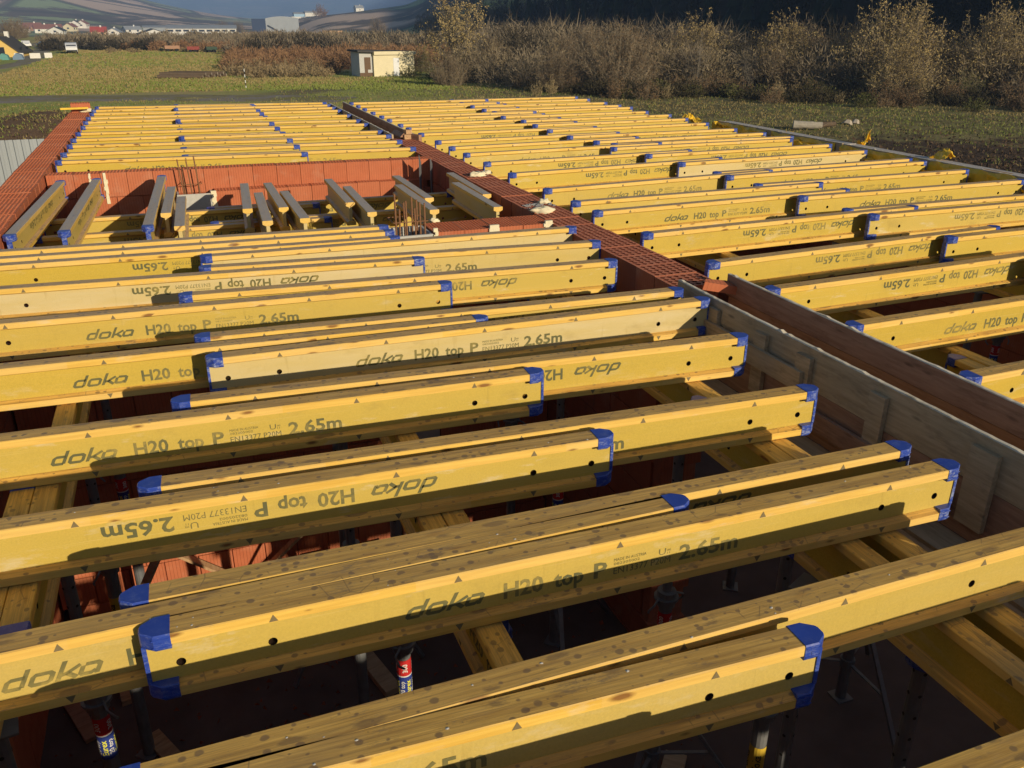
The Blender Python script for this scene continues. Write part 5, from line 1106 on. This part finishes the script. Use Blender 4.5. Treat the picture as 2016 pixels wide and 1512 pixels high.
pr = [(0, -1)]+[(13.5*i/10, 6.6+1.9*sin(pi*(.18+.64*i/10))-1.0) for i in range(11)]+[(13.5, -1)]
ob('front', MB().prism([(p_[0]+4, p_[1]) for p_ in pr], 0, 14, 1).mesh('front', M_CORR), t); ob('end_wall', MB().box((-1.6, -.2, -1), (3.99, 14, 6.4)).mesh('end_wall', plain('navy_sheet', (.03, .045, .09))), t)
big(t, 2.0, 1.75); ob('conveyor', MB().bar((4.8, -.6, 3.6), (9.8, -.8, .4), .4, .3).mesh('conveyor', M_BLK), t)
# pale site fence in the middle distance: posts and panels
t = empty('pale_fence', (0, 0, 0), 0, 'long pale panel fence behind the thicket belt', 'fence')
for k in range(42):
    px_ = 437+k*3.9; x, y = at(px_, 600); x2, y2 = at(px_+3.0, 600); z = ground(x, y)
    ob('panel', MB().bar((x, y, z+1.5), (x2, y2, z+1.5), .1, 3.0).mesh('panel', M_CONC), t)
x, y = at(634, 560); t = empty('lumber_stack', (x, y, ground(x, y)), radians(-8), 'large stack of fresh lumber right of the hangar', 'lumber stack'); big(t, 1.75, 1.5)
for k in range(3):
    for i in range(3): ob('bundle', MB().box((i*2.3, .4*k*0, .1+k*.95), (i*2.3+2.15, 3, .95+k*.95)).mesh('bundle', M_PLANK), t)
x, y = at(592, 620); tag(ob('lumber_stack_low', MB().box((0, 0, 0), (8.5, 4, 2.4)).mesh('lumber_stack_low', M_PLANK), None, (x, y, ground(x, y))), 'low lumber stack just right of the hangar', 'lumber stack')
x, y = at(478, 620); tag(ob('timber_rack', MB().box((0, 0, 0), (7.5, 4, 3.2)).mesh('timber_rack', M_ORNG), None, (x, y, ground(x, y))), 'brown timber rack between factory hall and hangar', 'timber rack')
V = [(181, 372, 0, 5.6, 5, 2.3, 2.6, plain('peach_plaster', (.62, .42, .26)), M_ROOFR, 'house with bright red roof in the village'), (110, 400, 80, 6, 6, 2.2, 2.2, M_WALLW, M_ROOFD, 'white gabled house in the village left of the red-roofed one'),
 (70, 430, 10, 7, 6, 3, 2.6, M_WALLW, M_ROOFM, 'house with dull red roof at the left of the village'), (92, 440, 0, 7, 6, 3, 2.6, M_WALLW, M_ROOFM, 'second dull red roofed house at the left of the village'), (137, 460, 70, 5, 5, 3.4, 2.4, M_CREAM, M_ROOFM, 'small cream house between village houses'),
 (151, 500, 75, 5, 5, 3.5, 2.5, M_WALLW, M_ROOFD, 'small white house left behind the red-roofed one'), (164, 500, 75, 5, 5, 3.5, 2.5, M_WALLW, M_ROOFM, 'second small white house behind the red-roofed one'), (223, 380, 80, 6, 5, 2.0, 2.0, M_WALLW, M_ROOFG, 'white gabled house right of the red-roofed one'),
 (246, 420, 20, 7, 5, 2.6, 2.0, M_WALLW, M_ROOFG, 'grey-roofed house at the right end of the village'), (50, 470, 20, 8, 6, 3, 2.6, plain('brick_plaster', (.36, .2, .13)), M_ROOFM, 'brown house with red roof at the far left of the village'), (30, 440, 60, 7, 6, 2.6, 2.6, M_WALLW, M_ROOFM, 'leftmost village house with red roof')]
for px_, rr, rz, L, Wd, H, rh, wm, rm, lb in V:
    x, y = at(px_, rr*1.9); big(house('village_house', lb, x, y, radians(rz), L, Wd, H, rh, wm, rm, 2), 1.75, 1.12)
x, y = at(700, 1010); house('hill_house', 'tiny white house on the green field crest', x, y, radians(10), 9, 7, 4, 2.5, M_WALLW, M_ROOFG, 1)
x, y = at(831, 1080); house('hill_house', 'tiny white house higher up the right-hand hillside', x, y, radians(10), 7, 6, 3.5, 2, M_WALLW, M_ROOFG, 1)
x, y = at(580, 1000); block('blue_hall', 'small light blue hall on the rise behind the hangar', 'hall', x, y, radians(0), 12, 8, 4, 1.4, plain('light_blue_paint', (.35, .52, .68)), M_ROOFG, 0)
x, y = at(602, 1000); block('white_hall', 'white hall beside the light blue one on the rise', 'hall', x, y, radians(0), 18, 8, 4, 1.4, M_WALLW, M_ROOFG, 0)
x, y = at(576, 960); tag(ob('white_wall', MB().box((0, 0, 0), (28, .4, 3.2)).mesh('white_wall', M_WALLW), None, (x, y, ground(x, y))), 'low pale wall below the halls on the rise', 'wall')
# rounded distant trees
for i, (px_, rr, s, k, lb) in enumerate(((468, 740, 1.7, 'dome', 'dark bushy tree left of the hangar'), (566, 900, 2.4, 'rust', 'orange-brown tree right of the hangar roof'), (633, 940, 3.2, 'rust', 'brown tree at the left end of the green field'), (460, 760, 1.3, 'dome2', 'smaller tree left of the dark bushy one'), (440, 820, 1.7, 'dome', 'tree behind the right end of the factory hall'), (742, 600, 2.0, 'dome2', 'lone brown bush on the green field'), (20, 300, 1.0, 'dome', 'tree behind the yellow house'), (40, 320, 1.2, 'dome2', 'second tree behind the yellow house'))):
    x, y = at(px_, rr); plant(k, x, y, s*(1 if k != 'rust' else 1.6), 'distant_tree', lb, 'tree', 'distant trees')

# ------------------------------------------------------------ air
hm = D.materials.new('pale_air'); hm.use_nodes = True; ht = hm.node_tree; ht.nodes.clear()
ho = ht.nodes.new('ShaderNodeOutputMaterial'); pv = ht.nodes.new('ShaderNodeVolumePrincipled'); ht.links.new(pv.outputs[0], ho.inputs['Volume'])
pv.inputs['Color'].default_value = (.36, .57, 1, 1); pv.inputs['Density'].default_value = .00031; pv.inputs['Anisotropy'].default_value = 0
tag(ob('haze', MB().box((-7300, -7300, -9), (7300, 7300, 320)).mesh('haze', hm)), kind='stuff')
